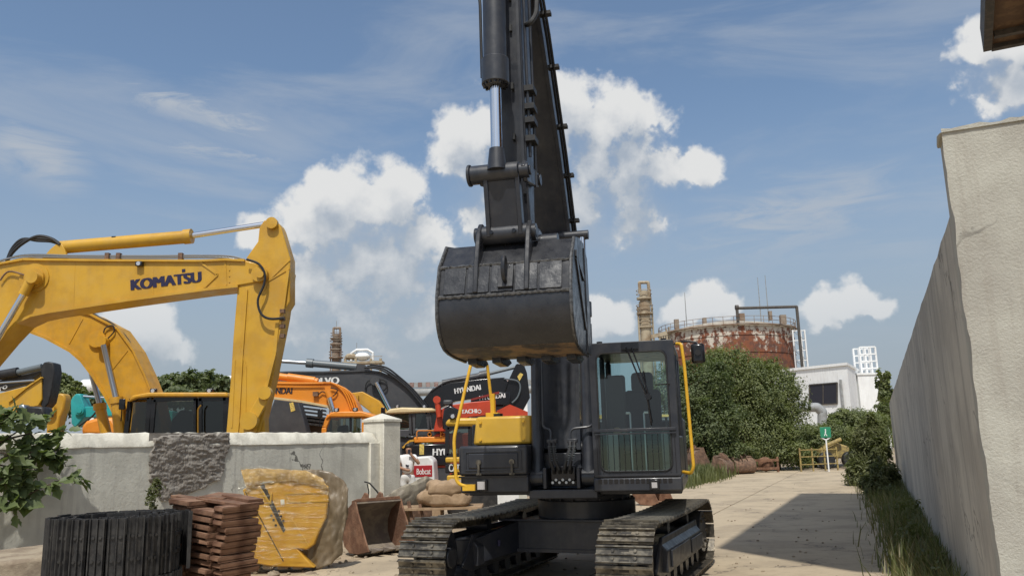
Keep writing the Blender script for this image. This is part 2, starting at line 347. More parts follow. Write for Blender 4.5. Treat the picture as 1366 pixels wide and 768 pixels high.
class MB:
    """collects shapes given in world coordinates (through T when set) and links them as one mesh"""
    def __init__(s, T=None): s.v = []; s.f = []; s.T = T
    def add(s, vs_, fs):
        k = len(s.v)
        if s.T is not None: vs_ = [s.T @ Vector(p) for p in vs_]
        s.v += [tuple(p) for p in vs_]; s.f += [tuple(i + k for i in f) for f in fs]; return s
    def box(s, x0, x1, y0, y1, z0, z1):
        return s.add([(x0, y0, z0), (x1, y0, z0), (x1, y1, z0), (x0, y1, z0), (x0, y0, z1), (x1, y0, z1), (x1, y1, z1), (x0, y1, z1)],
                     [(0, 3, 2, 1), (4, 5, 6, 7), (0, 1, 5, 4), (1, 2, 6, 5), (2, 3, 7, 6), (3, 0, 4, 7)])
    def obox(s, c, ax, ay, az):       # centre and three half-axes
        c = Vector(c); ax = Vector(ax); ay = Vector(ay); az = Vector(az)
        p = [c + ax * i + ay * j + az * k for k in (-1, 1) for (i, j) in ((-1, -1), (1, -1), (1, 1), (-1, 1))]
        return s.add(p, [(0, 3, 2, 1), (4, 5, 6, 7), (0, 1, 5, 4), (1, 2, 6, 5), (2, 3, 7, 6), (3, 0, 4, 7)])
    def beam(s, p0, p1, w, h, side=None):   # rectangular bar
        p0 = Vector(p0); p1 = Vector(p1); d = (p1 - p0); L = d.length; d.normalize()
        sd = Vector(side) if side is not None else (Vector((0, 0, 1)) if abs(d.z) < .9 else Vector((0, 1, 0)))
        a = d.cross(sd).normalized(); b = a.cross(d).normalized()
        return s.obox((p0 + p1) / 2, d * (L / 2), a * (w / 2), b * (h / 2))
    def prism(s, poly, ext):
        poly = [Vector(p) for p in poly]; ext = Vector(ext); n = len(poly)
        return s.add(poly + [p + ext for p in poly], [tuple(range(n - 1, -1, -1)), tuple(range(n, 2 * n))] + [(i, (i + 1) % n, n + (i + 1) % n, n + i) for i in range(n)])
    def tube(s, pts, r, seg=8, caps=True):
        pts = [Vector(p) for p in pts]; n = len(pts); rs = r if isinstance(r, (list, tuple)) else [r] * n
        vs_ = []; fs = []; prev = None
        for i, p in enumerate(pts):
            d = (pts[min(i + 1, n - 1)] - pts[max(i - 1, 0)]).normalized()
            if prev is None:
                a = d.orthogonal().normalized()
            else:
                a = (prev - d * prev.dot(d)); a = a.normalized() if a.length > 1e-6 else d.orthogonal().normalized()
            prev = a; b = d.cross(a)
            for k in range(seg):
                t = 2 * math.pi * k / seg; vs_.append(p + (a * math.cos(t) + b * math.sin(t)) * rs[i])
        for i in range(n - 1):
            for k in range(seg):
                k2 = (k + 1) % seg; fs.append((i * seg + k, i * seg + k2, (i + 1) * seg + k2, (i + 1) * seg + k))
        if caps: fs += [tuple(range(seg - 1, -1, -1)), tuple((n - 1) * seg + k for k in range(seg))]
        return s.add(vs_, fs)
    def cyl(s, p0, p1, r, seg=16): return s.tube([p0, p1], r, seg)
    def ring(s, c, axis, r, h, seg=20):
        c = Vector(c); a = Vector(axis).normalized() * (h / 2); return s.tube([c - a, c + a], r, seg)
    def blob(s, c, rx, ry, rz, nu=14, nv=9, jit=.0, sq=1.):
        c = Vector(c); vs_ = []; fs = []
        def sp(x): return math.copysign(abs(x) ** sq, x)
        for j in range(nv + 1):
            ph = -math.pi / 2 + math.pi * j / nv
            for i in range(nu):
                th = 2 * math.pi * i / nu; k = 1 + random.uniform(-jit, jit)
                vs_.append(c + Vector((rx * sp(math.cos(ph)) * sp(math.cos(th)) * k, ry * sp(math.cos(ph)) * sp(math.sin(th)) * k, rz * sp(math.sin(ph)) * k)))
        for j in range(nv):
            for i in range(nu):
                i2 = (i + 1) % nu; fs.append((j * nu + i, j * nu + i2, (j + 1) * nu + i2, (j + 1) * nu + i))
        return s.add(vs_, fs)
    def grid(s, fn, nu, nv):
        vs_ = [fn(i / nu, j / nv) for j in range(nv + 1) for i in range(nu + 1)]
        return s.add(vs_, [(j * (nu + 1) + i, j * (nu + 1) + i + 1, (j + 1) * (nu + 1) + i + 1, (j + 1) * (nu + 1) + i) for j in range(nv) for i in range(nu)])
    def mesh(s, name, inv=None, smooth=35):
        me = bpy.data.meshes.new(name)
        vv = [inv @ Vector(p) for p in s.v] if inv is not None else s.v
        me.from_pydata([tuple(p) for p in vv], [], s.f); me.validate(); 
        bm = bmesh.new(); bm.from_mesh(me); bmesh.ops.recalc_face_normals(bm, faces=bm.faces); bm.to_mesh(me); bm.free()
        if smooth:
            me.shade_smooth(); me.set_sharp_from_angle(angle=R(smooth))
        me.update(); return me
    def build(s, name, mat, parent=None, bevel=0., label=None, smooth=35, solid=0.):
        me = s.mesh(name, root_inv(parent) if parent is not None else None, smooth)
        o = link_mesh(name, me, mat, parent)
        if solid:
            md = o.modifiers.new('solid', 'SOLIDIFY'); md.thickness = solid
        if bevel:
            md = o.modifiers.new('bevel', 'BEVEL'); md.width = bevel; md.segments = 2; md.limit_method = 'ANGLE'; md.angle_limit = R(40); md.harden_normals = False
        if label: o['label'] = label
        return o

def pxpoly(pts, Y): return [pt(x, y, Y) for (x, y) in pts]
def plate(pts, Y, th, T=None): return MB().prism(pxpoly(pts, Y), (0, th, 0))

_fonts = {}
def lettering(text, p0, p1, height, mat, parent, up=Vector((0, 0, 1)), out=Vector((0, -1, 0)), bold=.0, thick=.004, shear=0., name='lettering', heavy=.06):
    """text running from p0 to p1 (baseline), standing off along out"""
    cu = bpy.data.curves.new('text', 'FONT'); cu.body = text; cu.size = 1.0; cu.offset = bold; cu.extrude = .004; cu.shear = shear
    ob = bpy.data.objects.new('text', cu); COL.objects.link(ob)
    dg = bpy.context.evaluated_depsgraph_get(); dg.update()
    me = bpy.data.meshes.new_from_object(ob.evaluated_get(dg)); bpy.data.objects.remove(ob); bpy.data.curves.remove(cu)
    xs = [v.co.x for v in me.vertices]; ys = [v.co.y for v in me.vertices]
    x0, x1, y0, y1 = min(xs), max(xs), min(ys), max(ys)
    p0 = Vector(p0); p1 = Vector(p1); ex = (p1 - p0); L = ex.length; ex.normalize()
    out = out.normalized(); ey = up - ex * up.dot(ex); ey = (ey - out * ey.dot(out)).normalized()
    inv = root_inv(parent)
    for v in me.vertices:
        q = p0 + ex * ((v.co.x - x0) / (x1 - x0) * L) + ey * ((v.co.y - y0) / (y1 - y0) * height) + out * (thick + v.co.z)
        v.co = inv @ q
    me.materials.clear()
    if heavy:
        bm = bmesh.new(); bm.from_mesh(me); exl = inv.to_3x3() @ ex; ol = inv.to_3x3() @ out; nv0 = len(bm.verts)
        geo = bm.verts[:] + bm.edges[:] + bm.faces[:]
        for k, sx in enumerate((-1, 1, -.5, .5)):
            d = bmesh.ops.duplicate(bm, geom=geo); bmesh.ops.translate(bm, vec=exl * (sx * heavy * height) + ol * (.0007 * (k + 1)), verts=[g_ for g_ in d['geom'] if isinstance(g_, bmesh.types.BMVert)])
        bm.to_mesh(me); bm.free()
    return link_mesh(name, me, mat, parent)

def leaf_mesh(name, pos, nrm, size, aspect=1.7, fold=.25):
    """many leaf-sized faces, each a folded pair of triangles-pairs"""
    n = len(pos); a = rng.normal(size=(n, 3)); a -= nrm * (a * nrm).sum(1)[:, None]; a /= np.linalg.norm(a, axis=1)[:, None] + 1e-9
    b = np.cross(nrm, a); sz = (size * rng.uniform(.6, 1.35, n))[:, None]
    p0 = pos - a * sz * aspect * .5; p1 = pos + a * sz * aspect * .5
    l = pos + b * sz * .5 + nrm * sz * fold; r = pos - b * sz * .5 + nrm * sz * fold
    V = np.stack([p0, r, p1, l], 1).reshape(-1, 3)
    idx = np.arange(n) * 4
    me = bpy.data.meshes.new(name); me.vertices.add(4 * n); me.vertices.foreach_set('co', V.ravel())
    me.loops.add(6 * n); me.polygons.add(2 * n)
    L = np.stack([idx, idx + 1, idx + 2, idx, idx + 2, idx + 3], 1).ravel()
    me.loops.foreach_set('vertex_index', L); me.polygons.foreach_set('loop_start', np.arange(2 * n) * 3)
    me.update(); me.validate(); return me
def crown_points(lobes, n, shell=.45):
    vol = np.array([l[1] * l[2] * l[3] for l in lobes]) ** .75; vol /= vol.sum()
    P = []; N_ = []
    for (c, rx, ry, rz), w in zip(lobes, vol):
        k = max(1, int(n * w)); d = rng.normal(size=(k, 3)); d /= np.linalg.norm(d, axis=1)[:, None]
        # clumps: pull directions towards random twig tips
        kc = max(6, k // 55); tips = rng.normal(size=(kc, 3)); tips /= np.linalg.norm(tips, axis=1)[:, None]; tr = rng.uniform(.72, 1.12, kc)
        wh = rng.integers(0, kc, k); q = tips[wh] * tr[wh][:, None] + rng.normal(size=(k, 3)) * .17
        inner = rng.random(k) < .25
        q[inner] = d[inner] * (rng.random(inner.sum())[:, None] ** .5) * .85
        P.append(np.array(c) + q * np.array([rx, ry, rz])); nn = q + rng.normal(size=(k, 3)) * .55 + np.array([0, 0, .5]); N_.append(nn / np.linalg.norm(nn, axis=1)[:, None])
    return np.concatenate(P), np.concatenate(N_)
def tree(name, label, base, lobes, n, leaf, mat='leaf', trunk_r=.12, group=None, cat='tree', aspect=1.6):
    t = thing(name, label, cat, base, group=group)
    mb = MB(); b = Vector(base); cen = sum((Vector(l[0]) for l in lobes), Vector()) / len(lobes)
    fork = b.lerp(cen, .45)
    mb.tube([b - Vector((0, 0, .2)), b.lerp(fork, .5) + Vector((.05, 0, 0)), fork], [trunk_r * 1.25, trunk_r, trunk_r * .8], 8)
    for l in lobes:
        c = Vector(l[0]); mid = fork.lerp(c, .5) + Vector((random.uniform(-.1, .1), random.uniform(-.1, .1), .1))
        mb.tube([fork, mid, c, c + Vector((random.uniform(-.3, .3) * l[1], random.uniform(-.3, .3), l[3] * .6))], [trunk_r * .6, trunk_r * .42, trunk_r * .25, trunk_r * .08], 6)
    mb.build('trunk', 'bark', t)
    sat = []
    for (c, rx, ry, rz) in lobes:
        for k in range(5):
            d = rng.normal(size=3); d[2] = abs(d[2]) * .8 + .1; d /= np.linalg.norm(d); f = rng.uniform(.85, 1.18); q = rng.uniform(.22, .4)
            sat.append((tuple(np.array(c) + d * np.array([rx, ry, rz]) * f), rx * q, ry * q, rz * q))
    lobes = list(lobes) + sat
    P, Nn = crown_points(lobes, n)
    me = leaf_mesh('crown', P - np.array(base), Nn, leaf, aspect)
    link_mesh('crown', me, mat, t)
    return t

def inst(name, me, parent, Mw):
    o = bpy.data.objects.new(name, me); COL.objects.link(o); o.parent = parent
    o.matrix_local = root_inv(parent) @ Mw
    return o
def frame(o, x, y, z):
    M4 = Matrix.Identity(4)
    for i in range(3): M4[i][0] = x[i]; M4[i][1] = y[i]; M4[i][2] = z[i]; M4[i][3] = o[i]
    return M4

# ================================================================== SETTING
ROAD_O = Vector((5.2, 10.3, 0)); RD = Vector((.397, .918, 0)).normalized(); RN = Vector((-RD.y, RD.x, 0))   # along the road; to its left
# ground: one sheet to the horizon, gently uneven near by
def ground_z(x, y):
    return -.035 + .02 * math.sin(x * 1.3 + y * .7) * math.sin(y * .9 - x * .4)
mb = MB()
xs = [-1500, -400, -120, -60, -30] + [-20 + i * 1.0 for i in range(41)] + [30, 60, 120, 400, 1500]
ys = [-300, -60, -20] + [-6 + i * 1.0 for i in range(50)] + [60, 90, 150, 400, 1200, 2500]
vs_ = [(x, y, ground_z(x, y) if abs(x) < 22 and -7 < y < 46 else -.035) for y in ys for x in xs]
nx = len(xs)
mb.add(vs_, [(j * nx + i, j * nx + i + 1, (j + 1) * nx + i + 1, (j + 1) * nx + i) for j in range(len(ys) - 1) for i in range(nx - 1)])
tag(mb.build('ground', 'dirt', smooth=80), kind='structure')
road = MB().prism([ROAD_O + RN * .5 + RD * -16, ROAD_O + RN * 8.2 + RD * -16, ROAD_O + RN * 8.2 + RD * 33, ROAD_O + RN * .5 + RD * 33], (0, 0, .014))
for i, p in enumerate(road.v): road.v[i] = (p[0], p[1], p[2] - .03)
road = tag(road.build('road', 'dirt'), kind='structure')
cuts = [-16, -11, -5.5, .2, 4.6, 8.9, 15.6, 21, 27, 33]
for a, b in zip(cuts[:-1], cuts[1:]):
    for l0, l1 in ((.55, 4.2), (4.222, 8.15)):
        dz = random.uniform(-.003, .003); g_ = .011
        q = MB().prism([ROAD_O + RN * l0 + RD * (a + g_), ROAD_O + RN * l1 + RD * (a + g_), ROAD_O + RN * l1 + RD * (b - g_), ROAD_O + RN * l0 + RD * (b - g_)], (0, 0, .02 + dz))
        for i, p in enumerate(q.v): q.v[i] = (p[0], p[1], p[2] - .014)
        q.build('slab', 'concrete', road, bevel=.004)

# right wall with tall gate pillar
def wp(t, n=0., z=0.): return ROAD_O + RD * t - RN * n + Vector((0, 0, z))
rw = thing('boundary_wall', 'long grey rendered wall receding along the right side of the road', 'wall', wp(8))
top = []
tt = [-4.9 + i * .45 for i in range(61)]
for t in tt: top.append(3.27 - .0165 * (t + 4.9) + random.uniform(-.014, .014))
mb = MB()
n = len(tt)
mb.add([wp(t, 0, -.1) for t in tt] + [wp(t, 0, z) for t, z in zip(tt, top)] + [wp(t, .24, z + .01) for t, z in zip(tt, top)] + [wp(t, .24, -.1) for t in tt],
       [(k * n + i, k * n + i + 1, (k + 1) * n + i + 1, (k + 1) * n + i) for k in range(3) for i in range(n - 1)] + [(0, n, 2 * n, 3 * n), (n - 1, 4 * n - 1, 3 * n - 1, 2 * n - 1)])
mb.build('wall_panel', 'wall_r', rw)
gp = thing('gate_pillar', 'tall pale rough rendered gate pillar at the right edge of the picture', 'pillar', wp(-5.05, .8))
random.seed(3)
def pil(u, vv):
    p = wp(-5.25, -.02 + u * 2.2 + (.018 * mnoise.noise(Vector((vv * 14, 0, 2))) + .008 * mnoise.noise(Vector((vv * 45, 0, 7))) if u < .01 else 0), -.1 + vv * 3.93)
    e = max(0, min(1, 12 * u)) * max(0, min(1, 12 * (1 - vv)))
    q = random.uniform(-.006, .006) * e
    return p - RD * q + Vector((0, 0, random.uniform(-.012, .012) if vv > .98 else 0))
mb = MB(); mb.grid(pil, 36, 60)
k = len(mb.v); edge = mb.v[:]
# back, sides and top
mb2 = MB(); mb2.prism([wp(-5.245, -.004, -.1), wp(-5.245, -.004, 3.82), wp(-4.92, -.004, 3.80), wp(-4.92, -.004, -.1)], -RN * 2.2)
mb.add(mb2.v, mb2.f)
mb.build('pillar_body', 'pillar_r', gp, smooth=60)
MB().prism([wp(-5.27, -.035, 3.80), wp(-5.06, -.035, 3.85), wp(-4.9, -.03, 3.80)], -RN * 2.23).build('pillar_cap', 'pillar_r', gp, bevel=.01)

# eave of the gatehouse roof at the top right
zc = pt(1317, 65, 12.0).z
P0, P1, P2 = gnd(1317, 65, zc), gnd(1320, -2, zc), gnd(1372, 54, zc)
ea = (P1 - P0).normalized(); eb = (P2 - P0).normalized()
gh = thing('gatehouse_roof', 'dark timber roof eave jutting in at the top right corner', 'roof', tuple(P0 + eb * 3 + ea * 3 - Vector((0, 0, zc))))
th = Vector((0, 0, .25))
MB().prism([P0 + ea * .04 + eb * .04 + Vector((0, 0, .03)), P0 + ea * 8 + eb * .04 + Vector((0, 0, .03)), P0 + ea * 8 + eb * 6 + Vector((0, 0, .03)), P0 + ea * .04 + eb * 6 + Vector((0, 0, .03))], th).build('soffit', 'roofwood', gh)
MB().beam(P0 + Vector((0, 0, .16)), P0 + ea * 8 + Vector((0, 0, .16)), .12, .42).build('fascia', 'fascia', gh, bevel=.006)
MB().beam(P0 + eb * .06 + Vector((0, 0, .162)), P0 + eb * 6 + Vector((0, 0, .162)), .122, .415).build('fascia', 'fascia', gh, bevel=.006)
for k in range(6):
    q = P0 + eb * (.60 + k * .9) + Vector((0, 0, -.02)); MB().beam(q + ea * .1, q + ea * 7.6, .13, .13).build('rafter', 'roofwood', gh)
MB().beam(P0 + ea * .5 + eb * .08 + Vector((0, 0, -.01)), P0 + ea * .5 + eb * 5.8 + Vector((0, 0, -.01)), .1, .1).build('batten', 'fascia', gh)
for q in (P0 + eb * 5.2 + ea * 7, P0 + eb * 5.2 + ea * 1.8):
    MB().box(q.x - .12, q.x + .12, q.y - .12, q.y + .12, -.1, zc + .04).build('post', 'pillar_r', gh)

# added unseen canopy above the view, its outline shaped to cast the road shade
can = thing('added_shade_canopy', 'unseen canopy added high over the wall to shade the road', 'canopy', (10.5, 14, 0))
hz = 14.0; off = S * (hz / S.z)
sh = [gnd(1068, 658), gnd(958, 731), gnd(1142, 763)]
sh += [sh[2] - RN * 5.0, sh[0] - RN * 5.0]
MB().prism([p + off for p in sh], (0, 0, .12)).build('shade_sheet', 'pipe', can)
for t in (.15, .85):
    a = sh[3].lerp(sh[4], t) + off; b = sh[2].lerp(sh[0], t) + off
    MB().beam(a - Vector((0, 0, .15)), b - Vector((0, 0, .15)), .2, .3).build('girder', 'pipe', can)
    MB().box(a.x - .15, a.x + .15, a.y - .15, a.y + .15, -.1, hz - .31).build('post', 'pipe', can)

# left wall
LE = Vector((-2.68, 17.0, 0)); LD = Vector((.5, .866, 0)).normalized(); LN = Vector((.866, -.5, 0)).normalized()
def lw(t, n=0., z=0.): return LE + LD * t + LN * n + Vector((0, 0, z))
def on_left_wall(x, y, n=0.):
    d = ray(x, y); o = Vector((0, 0, CAM_H)); t = (LE + LN * n - o).dot(LN) / d.dot(LN); return o + d * t
lwall = thing('yard_wall', 'low whitewashed concrete wall with pale coping and a post on the left', 'wall', lw(-4))
mb = MB(); mb.prism([lw(-12, 0, -.1), lw(-.55, 0, -.1), lw(-.55, 0, 1.80), lw(-12, 0, 1.80)], -LN * .24); mb.build('wall_panel', 'wall', lwall)
MB().prism([lw(-.548, .05, -.1), lw(-.26, .05, -.1), lw(-.26, .05, 1.80), lw(-.548, .05, 1.80)], -LN * .3).build('end_strip', 'coping', lwall, bevel=.01)
random.seed(5)
N_ = 120; mb = MB(); prof = [(.006, 1.795), (.016, 1.80), (.012, 1.825), (-.09, 1.995), (-.20, 2.01), (-.26, 1.92), (-.26, 1.80)]
mb.grid(lambda u, vv: (lambda q: lw(-12 + u * 11.7, q[0] + random.uniform(-.004, .005), q[1] + random.uniform(-.010, .010) * (q[1] > 1.82)))(prof[round(vv * 6)]), N_, 6)
mb.build('coping', 'coping', lwall, smooth=50)
mb = MB(); s_ = .27
mb.prism([lw(-.26, -.12 + s_, -.1), lw(.28, -.12 + s_, -.1), lw(.28, -.12 - s_, -.1), lw(-.26, -.12 - s_, -.1)], (0, 0, 2.32))
post = mb.build('post', 'coping', lwall, bevel=.012)
c4 = [lw(-.285, -.12 + s_ + .02, 2.221), lw(.305, -.12 + s_ + .02, 2.221), lw(.305, -.12 - s_ - .02, 2.221), lw(-.285, -.12 - s_ - .02, 2.221)]
MB().add(c4 + [p + Vector((0, 0, .05)) for p in c4] + [lw(.01, -.12, 2.40)], [(3, 2, 1, 0), (0, 1, 5, 4), (1, 2, 6, 5), (2, 3, 7, 6), (3, 0, 4, 7), (4, 5, 8), (5, 6, 8), (6, 7, 8), (7, 4, 8)]).build('post_cap', 'coping', post)
# the bare mortar patch
poly = [(202, 598), (206, 584), (232, 580), (262, 581), (285, 577), (304, 580), (307, 592), (300, 610), (299, 626), (292, 640), (270, 650), (240, 664), (215, 668), (200, 640), (198, 615)]
pw = [on_left_wall(x, y) for x, y in poly]
tcs = [(p - LE).dot(LD) for p in pw]; zs = [p.z for p in pw]
def inside(t, z):
    r_ = False; j = len(tcs) - 1
    for i in range(len(tcs)):
        if (zs[i] > z) != (zs[j] > z) and t < (tcs[j] - tcs[i]) * (z - zs[i]) / (zs[j] - zs[i]) + tcs[i]: r_ = not r_
        j = i
    return r_
mb = MB(); nu, nv = 110, 70; t0, t1, z0, z1 = min(tcs), max(tcs), min(zs), max(zs)
P_ = {}
for j in range(nv + 1):
    for i in range(nu + 1):
        t = t0 + (t1 - t0) * i / nu; z = z0 + (z1 - z0) * j / nv
        jt = mnoise.noise(Vector((t * 7, z * 7, 0))) * .05
        ins = inside(t + jt, z + jt)
        hgt = .026 + .022 * mnoise.noise(Vector((t * 4, z * 9, 3))) + .016 * mnoise.noise(Vector((t * 11 + z * 6, z * 22, 9))) + .012 * mnoise.noise(Vector((t * 34, z * 40, 1)))
        P_[i, j] = (lw(t, max(.006, hgt) if ins else -.02, z))
keys = list(P_.keys()); id_ = {k: n for n, k in enumerate(keys)}
mb.add([P_[k] for k in keys], [(id_[i, j], id_[i + 1, j], id_[i + 1, j + 1], id_[i, j + 1]) for j in range(nv) for i in range(nu)])
mb.build('mortar_patch', 'mortar', lwall, smooth=60)

# ================================================================== MAIN EXCAVATOR
XC = Vector((.885, 10.72, 0))
TU = Matrix.Translation(XC) @ Matrix.Rotation(R(-13), 4, 'Z')     # upper works: x to the picture's right, -y to the front
TT = Matrix.Translation((.77, 10.70, 0)) @ Matrix.Rotation(R(-22), 4, 'Z')     # tracks, in line with the road
EX = thing('excavator', 'dark grey crawler excavator in the middle with its bucket raised', 'excavator', tuple(XC), R(-13))
def U(): return MB(TU)
def Tk(): return MB(TT)

# --- tracks
def shoe_mesh(w=.575, pitch=.188, bolts=True):
    m_ = MB(); h = .012
    m_.box(-w / 2, w / 2, -pitch * .5, pitch * .46, 0, h)
    for yy, hh in ((-.42, .030), (-.02, .024), (.38, .024)):
        y = yy * pitch
        m_.prism([(-w / 2, y - .011, h), (-w / 2, y + .011, h), (-w / 2, y + .006, h + hh), (-w / 2, y - .006, h + hh)], (w, 0, 0))
    if bolts:
        for sx in (-.115, .115):
            for sy in (-.22, .18):
                m_.ring((sx, sy * pitch, h + .008), (0, 0, 1), .017, .016, 6)
    return m_
def slotted(m_, name, mat):
    k = len(m_.f); m_.box(-.05, .05, .30 * .188 - .012, .30 * .188 + .012, .002, .0145); m_.box(-.05, .05, -.25 * .188 - .012, -.25 * .188 + .012, .002, .0145)
    me = m_.mesh(name); me.materials.append(MT[mat]); me.materials.append(MT['slot'])
    for i, p in enumerate(me.polygons):
        if i >= k: p.material_index = 1
    return me
sme = slotted(shoe_mesh(), 'track_shoe', 'steel_track')
def stadium(n, half, r, zc_, sag=0.):
    Lp = 4 * half + 2 * math.pi * r; out = []
    for i in range(n):
        s_ = (i + .5) / n * Lp
        if s_ < 2 * half: y = -half + s_; p = (y, zc_ + r - sag * (1 - (y / half) ** 2)); nrm = (2 * sag * -y / half ** 2 * -1 * -1, 1)
        elif s_ < 2 * half + math.pi * r: a = (s_ - 2 * half) / r; p = (half + r * math.sin(a), zc_ + r * math.cos(a)); nrm = (math.sin(a), math.cos(a))
        elif s_ < 4 * half + math.pi * r: y = half - (s_ - 2 * half - math.pi * r); p = (y, zc_ - r); nrm = (0, -1)
        else: a = (s_ - 4 * half - math.pi * r) / r; p = (-half - r * math.sin(a), zc_ - r * math.cos(a)); nrm = (-math.sin(a), -math.cos(a))
        out.append((p, Vector((0, nrm[0], nrm[1])).normalized()))
    return out
for side, lab in ((-1, 'crawler track on the yard side'), (1, 'crawler track below the cab')):
    xc = side * 1.125
    ch = Tk()
    pts_ = [((p[0] - .15, p[1]), nr) for p, nr in stadium(45, 1.55, .385, .47, .03)]
    for sx in (-.085, .085):
        for (p, nr) in pts_:
            tg = Vector((0, nr.z, -nr.y)); c_ = Vector((xc + sx, p[0], p[1])) - nr * .045
            ch.obox(c_, (.018, 0, 0), tg * .092, nr * .042)
    tr = ch.build('track', 'steel_track', EX, label=lab)
    for (p, nr) in pts_:
        tg = Vector((0, nr.z, -nr.y))
        inst('track_shoe', sme, tr, TT @ frame(Vector((xc, p[0], p[1])), Vector((1, 0, 0)), -tg, nr))
    fr = Tk()
    for sx in (-.16, .16):
        fr.prism([(xc + sx - .02, -1.45, .33), (xc + sx - .02, -1.2, .25), (xc + sx - .02, .95, .25), (xc + sx - .02, 1.18, .33), (xc + sx - .02, 1.05, .66), (xc + sx - .02, -1.1, .66)], (.04, 0, 0))
    fr.prism([(xc - .17, -1.15, .60), (xc + .17, -1.15, .60), (xc + .24, -1.15, .52), (xc + .24, -1.15, .30), (xc - .24, -1.15, .30), (xc - .24, -1.15, .52)], (0, 2.15, 0))
    fo = fr.build('track_frame', 'dark', EX, bevel=.012)
    Tk().box(xc + side * .242, xc + side * .262, -1.0, .1, .34, .52).build('frame_plate', 'dark', EX, bevel=.006)
    Tk().box(xc + side * .242, xc + side * .262, .2, .96, .34, .50).build('frame_plate', 'dark', EX, bevel=.006)
    Tk().ring((xc, -1.70, .47), (1, 0, 0), .335, .16, 28).ring((xc, -1.70, .47), (1, 0, 0), .12, .36, 16).build('idler', 'dark', EX, bevel=.015)
    sp = Tk().ring((xc, 1.40, .47), (1, 0, 0), .27, .40, 24)
    for k in range(21):
        a = 2 * math.pi * k / 21; sp.obox((xc, 1.40 + .31 * math.cos(a), .47 + .31 * math.sin(a)), (.035, 0, 0), (0, .05 * math.cos(a), .05 * math.sin(a)), (0, -.02 * math.sin(a), .02 * math.cos(a)))
    spo = sp.build('sprocket', 'dark', EX)
    for k in range(8):
        a = 2 * math.pi * k / 8; Tk().ring((xc + side * .21, 1.40 + .2 * math.cos(a), .47 + .2 * math.sin(a)), (1, 0, 0), .02, .03, 6).build('bolt', 'steel_track', spo)
    for k in range(7):
        Tk().ring((xc, -1.2 + .37 * k, .215), (1, 0, 0), .095, .34, 14).build('roller', 'dark', EX)
    for y in (-.6, .6):
        Tk().ring((xc, y, .715), (1, 0, 0), .07, .3, 12).build('carrier_roller', 'dark', EX)
# --- centre frame
cf = Tk()
cf.prism([(-.62, -.55, .40), (.62, -.55, .40), (.62, -.55, .78), (-.62, -.55, .78)], (0, 1.1, 0))
for sx in (-1, 1):
    for sy in (-1, 1):
        b0, b1 = (sy * .52, sy * .95)
        lo = [(sx * .60, sy * .18, .42), (sx * .60, sy * .54, .40), (sx * .96, sy * 1.10, .30), (sx * .96, sy * .62, .30)]
        hi = [(sx * .60, sy * .18, .78), (sx * .60, sy * .54, .77), (sx * .96, sy * 1.10, .60), (sx * .96, sy * .62, .62)]
        cf.add(lo + hi, [(0, 1, 2, 3), (7, 6, 5, 4), (0, 4, 5, 1), (1, 5, 6, 2), (2, 6, 7, 3), (3, 7, 4, 0)])
cfo = cf.build('centre_frame', 'dark', EX, bevel=.015)
Tk().box(-.85, .85, -.60, -.552, .765, .79).build('frame_lip', 'dark', cfo, bevel=.006)
Tk().prism([(-.70, -.575, .40), (.70, -.575, .40), (.62, -.575, .44), (-.62, -.575, .44)], (0, .02, 0)).build('frame_rib', 'dark', cfo)
MB(TU).cyl((0, 0, .78), (0, 0, 1.0), .62, 40).cyl((0, 0, .96), (0, 0, 1.07), .56, 40).build('swing_ring', 'dark', EX, bevel=.01)
for k in range(22):
    a = 2 * math.pi * k / 22; U().ring((.585 * math.cos(a), .585 * math.sin(a), 1.005), (0, 0, 1), .018, .03, 6).build('bolt', 'dark', EX)

# --- deck and house
U().box(-.50, .30, -1.16, 2.4, 1.07, 1.17).build('deck', 'dark', EX, bevel=.01)
U().box(-1.30, -.502, -.9, 2.4, 1.10, 1.18).build('side_deck', 'dark', EX, bevel=.01)
U().box(.302, 1.24, -1.0, 2.4, 1.10, 1.18).build('side_deck', 'dark', EX, bevel=.01)
U().box(-1.31, 1.25, .95, 2.25, 1.19, 2.02).build('engine_house', 'dark', EX, bevel=.05)
U().prism([(-1.30, 2.26, 1.05), (1.25, 2.26, 1.05), (1.15, 2.75, 1.15), (.6, 2.95, 1.2), (-.65, 2.95, 1.2), (-1.2, 2.75, 1.15)], (0, 0, .95)).build('counterweight', 'yellow_m', EX, bevel=.05)
# tool box at the front left
tb = U().box(-1.325, -.49, -1.25, -.55, 1.345, 1.69).build('tool_box', 'dark', EX, bevel=.03)
door = U().box(-1.20, -.60, -1.268, -1.248, 1.43, 1.60).build('tool_box_door', 'dark', tb, bevel=.012)
fr = U()
for b_ in ((-1.245, -.555, 1.612, 1.628), (-1.245, -.555, 1.402, 1.418)): fr.box(b_[0], b_[1], -1.262, -1.247, b_[2], b_[3])
for b_ in ((-1.245, -1.229), (-.571, -.555)): fr.box(b_[0], b_[1], -1.262, -1.247, 1.418, 1.612)
fr.build('door_frame', 'dark', tb, bevel=.003)
for x in (-1.07, -.67):
    l_ = U(); l_.ring((x, -1.28, 1.50), (0, 1, 0), .032, .03, 12); l_.box(x - .012, x + .012, -1.30, -1.27, 1.36, 1.49); l_.box(x - .03, x + .03, -1.285, -1.268, 1.35, 1.375)
    l_.build('latch', 'steel_track', tb)
U().box(-1.31, -.49, -1.22, -.45, 1.15, 1.34).build('step_box', 'dark', EX, bevel=.015)
U().box(-1.325, -.50, -1.252, -1.222, 1.325, 1.343).build('trim_strip', 'gloss_black', EX)
lp = U().box(-1.12, -.98, -1.255, -1.218, 1.17, 1.30).build('lamp_housing', 'gloss_black', EX, bevel=.008)
U().box(-1.095, -1.005, -1.262, -1.254, 1.19, 1.28).build('lamp_lens', 'lens', lp)
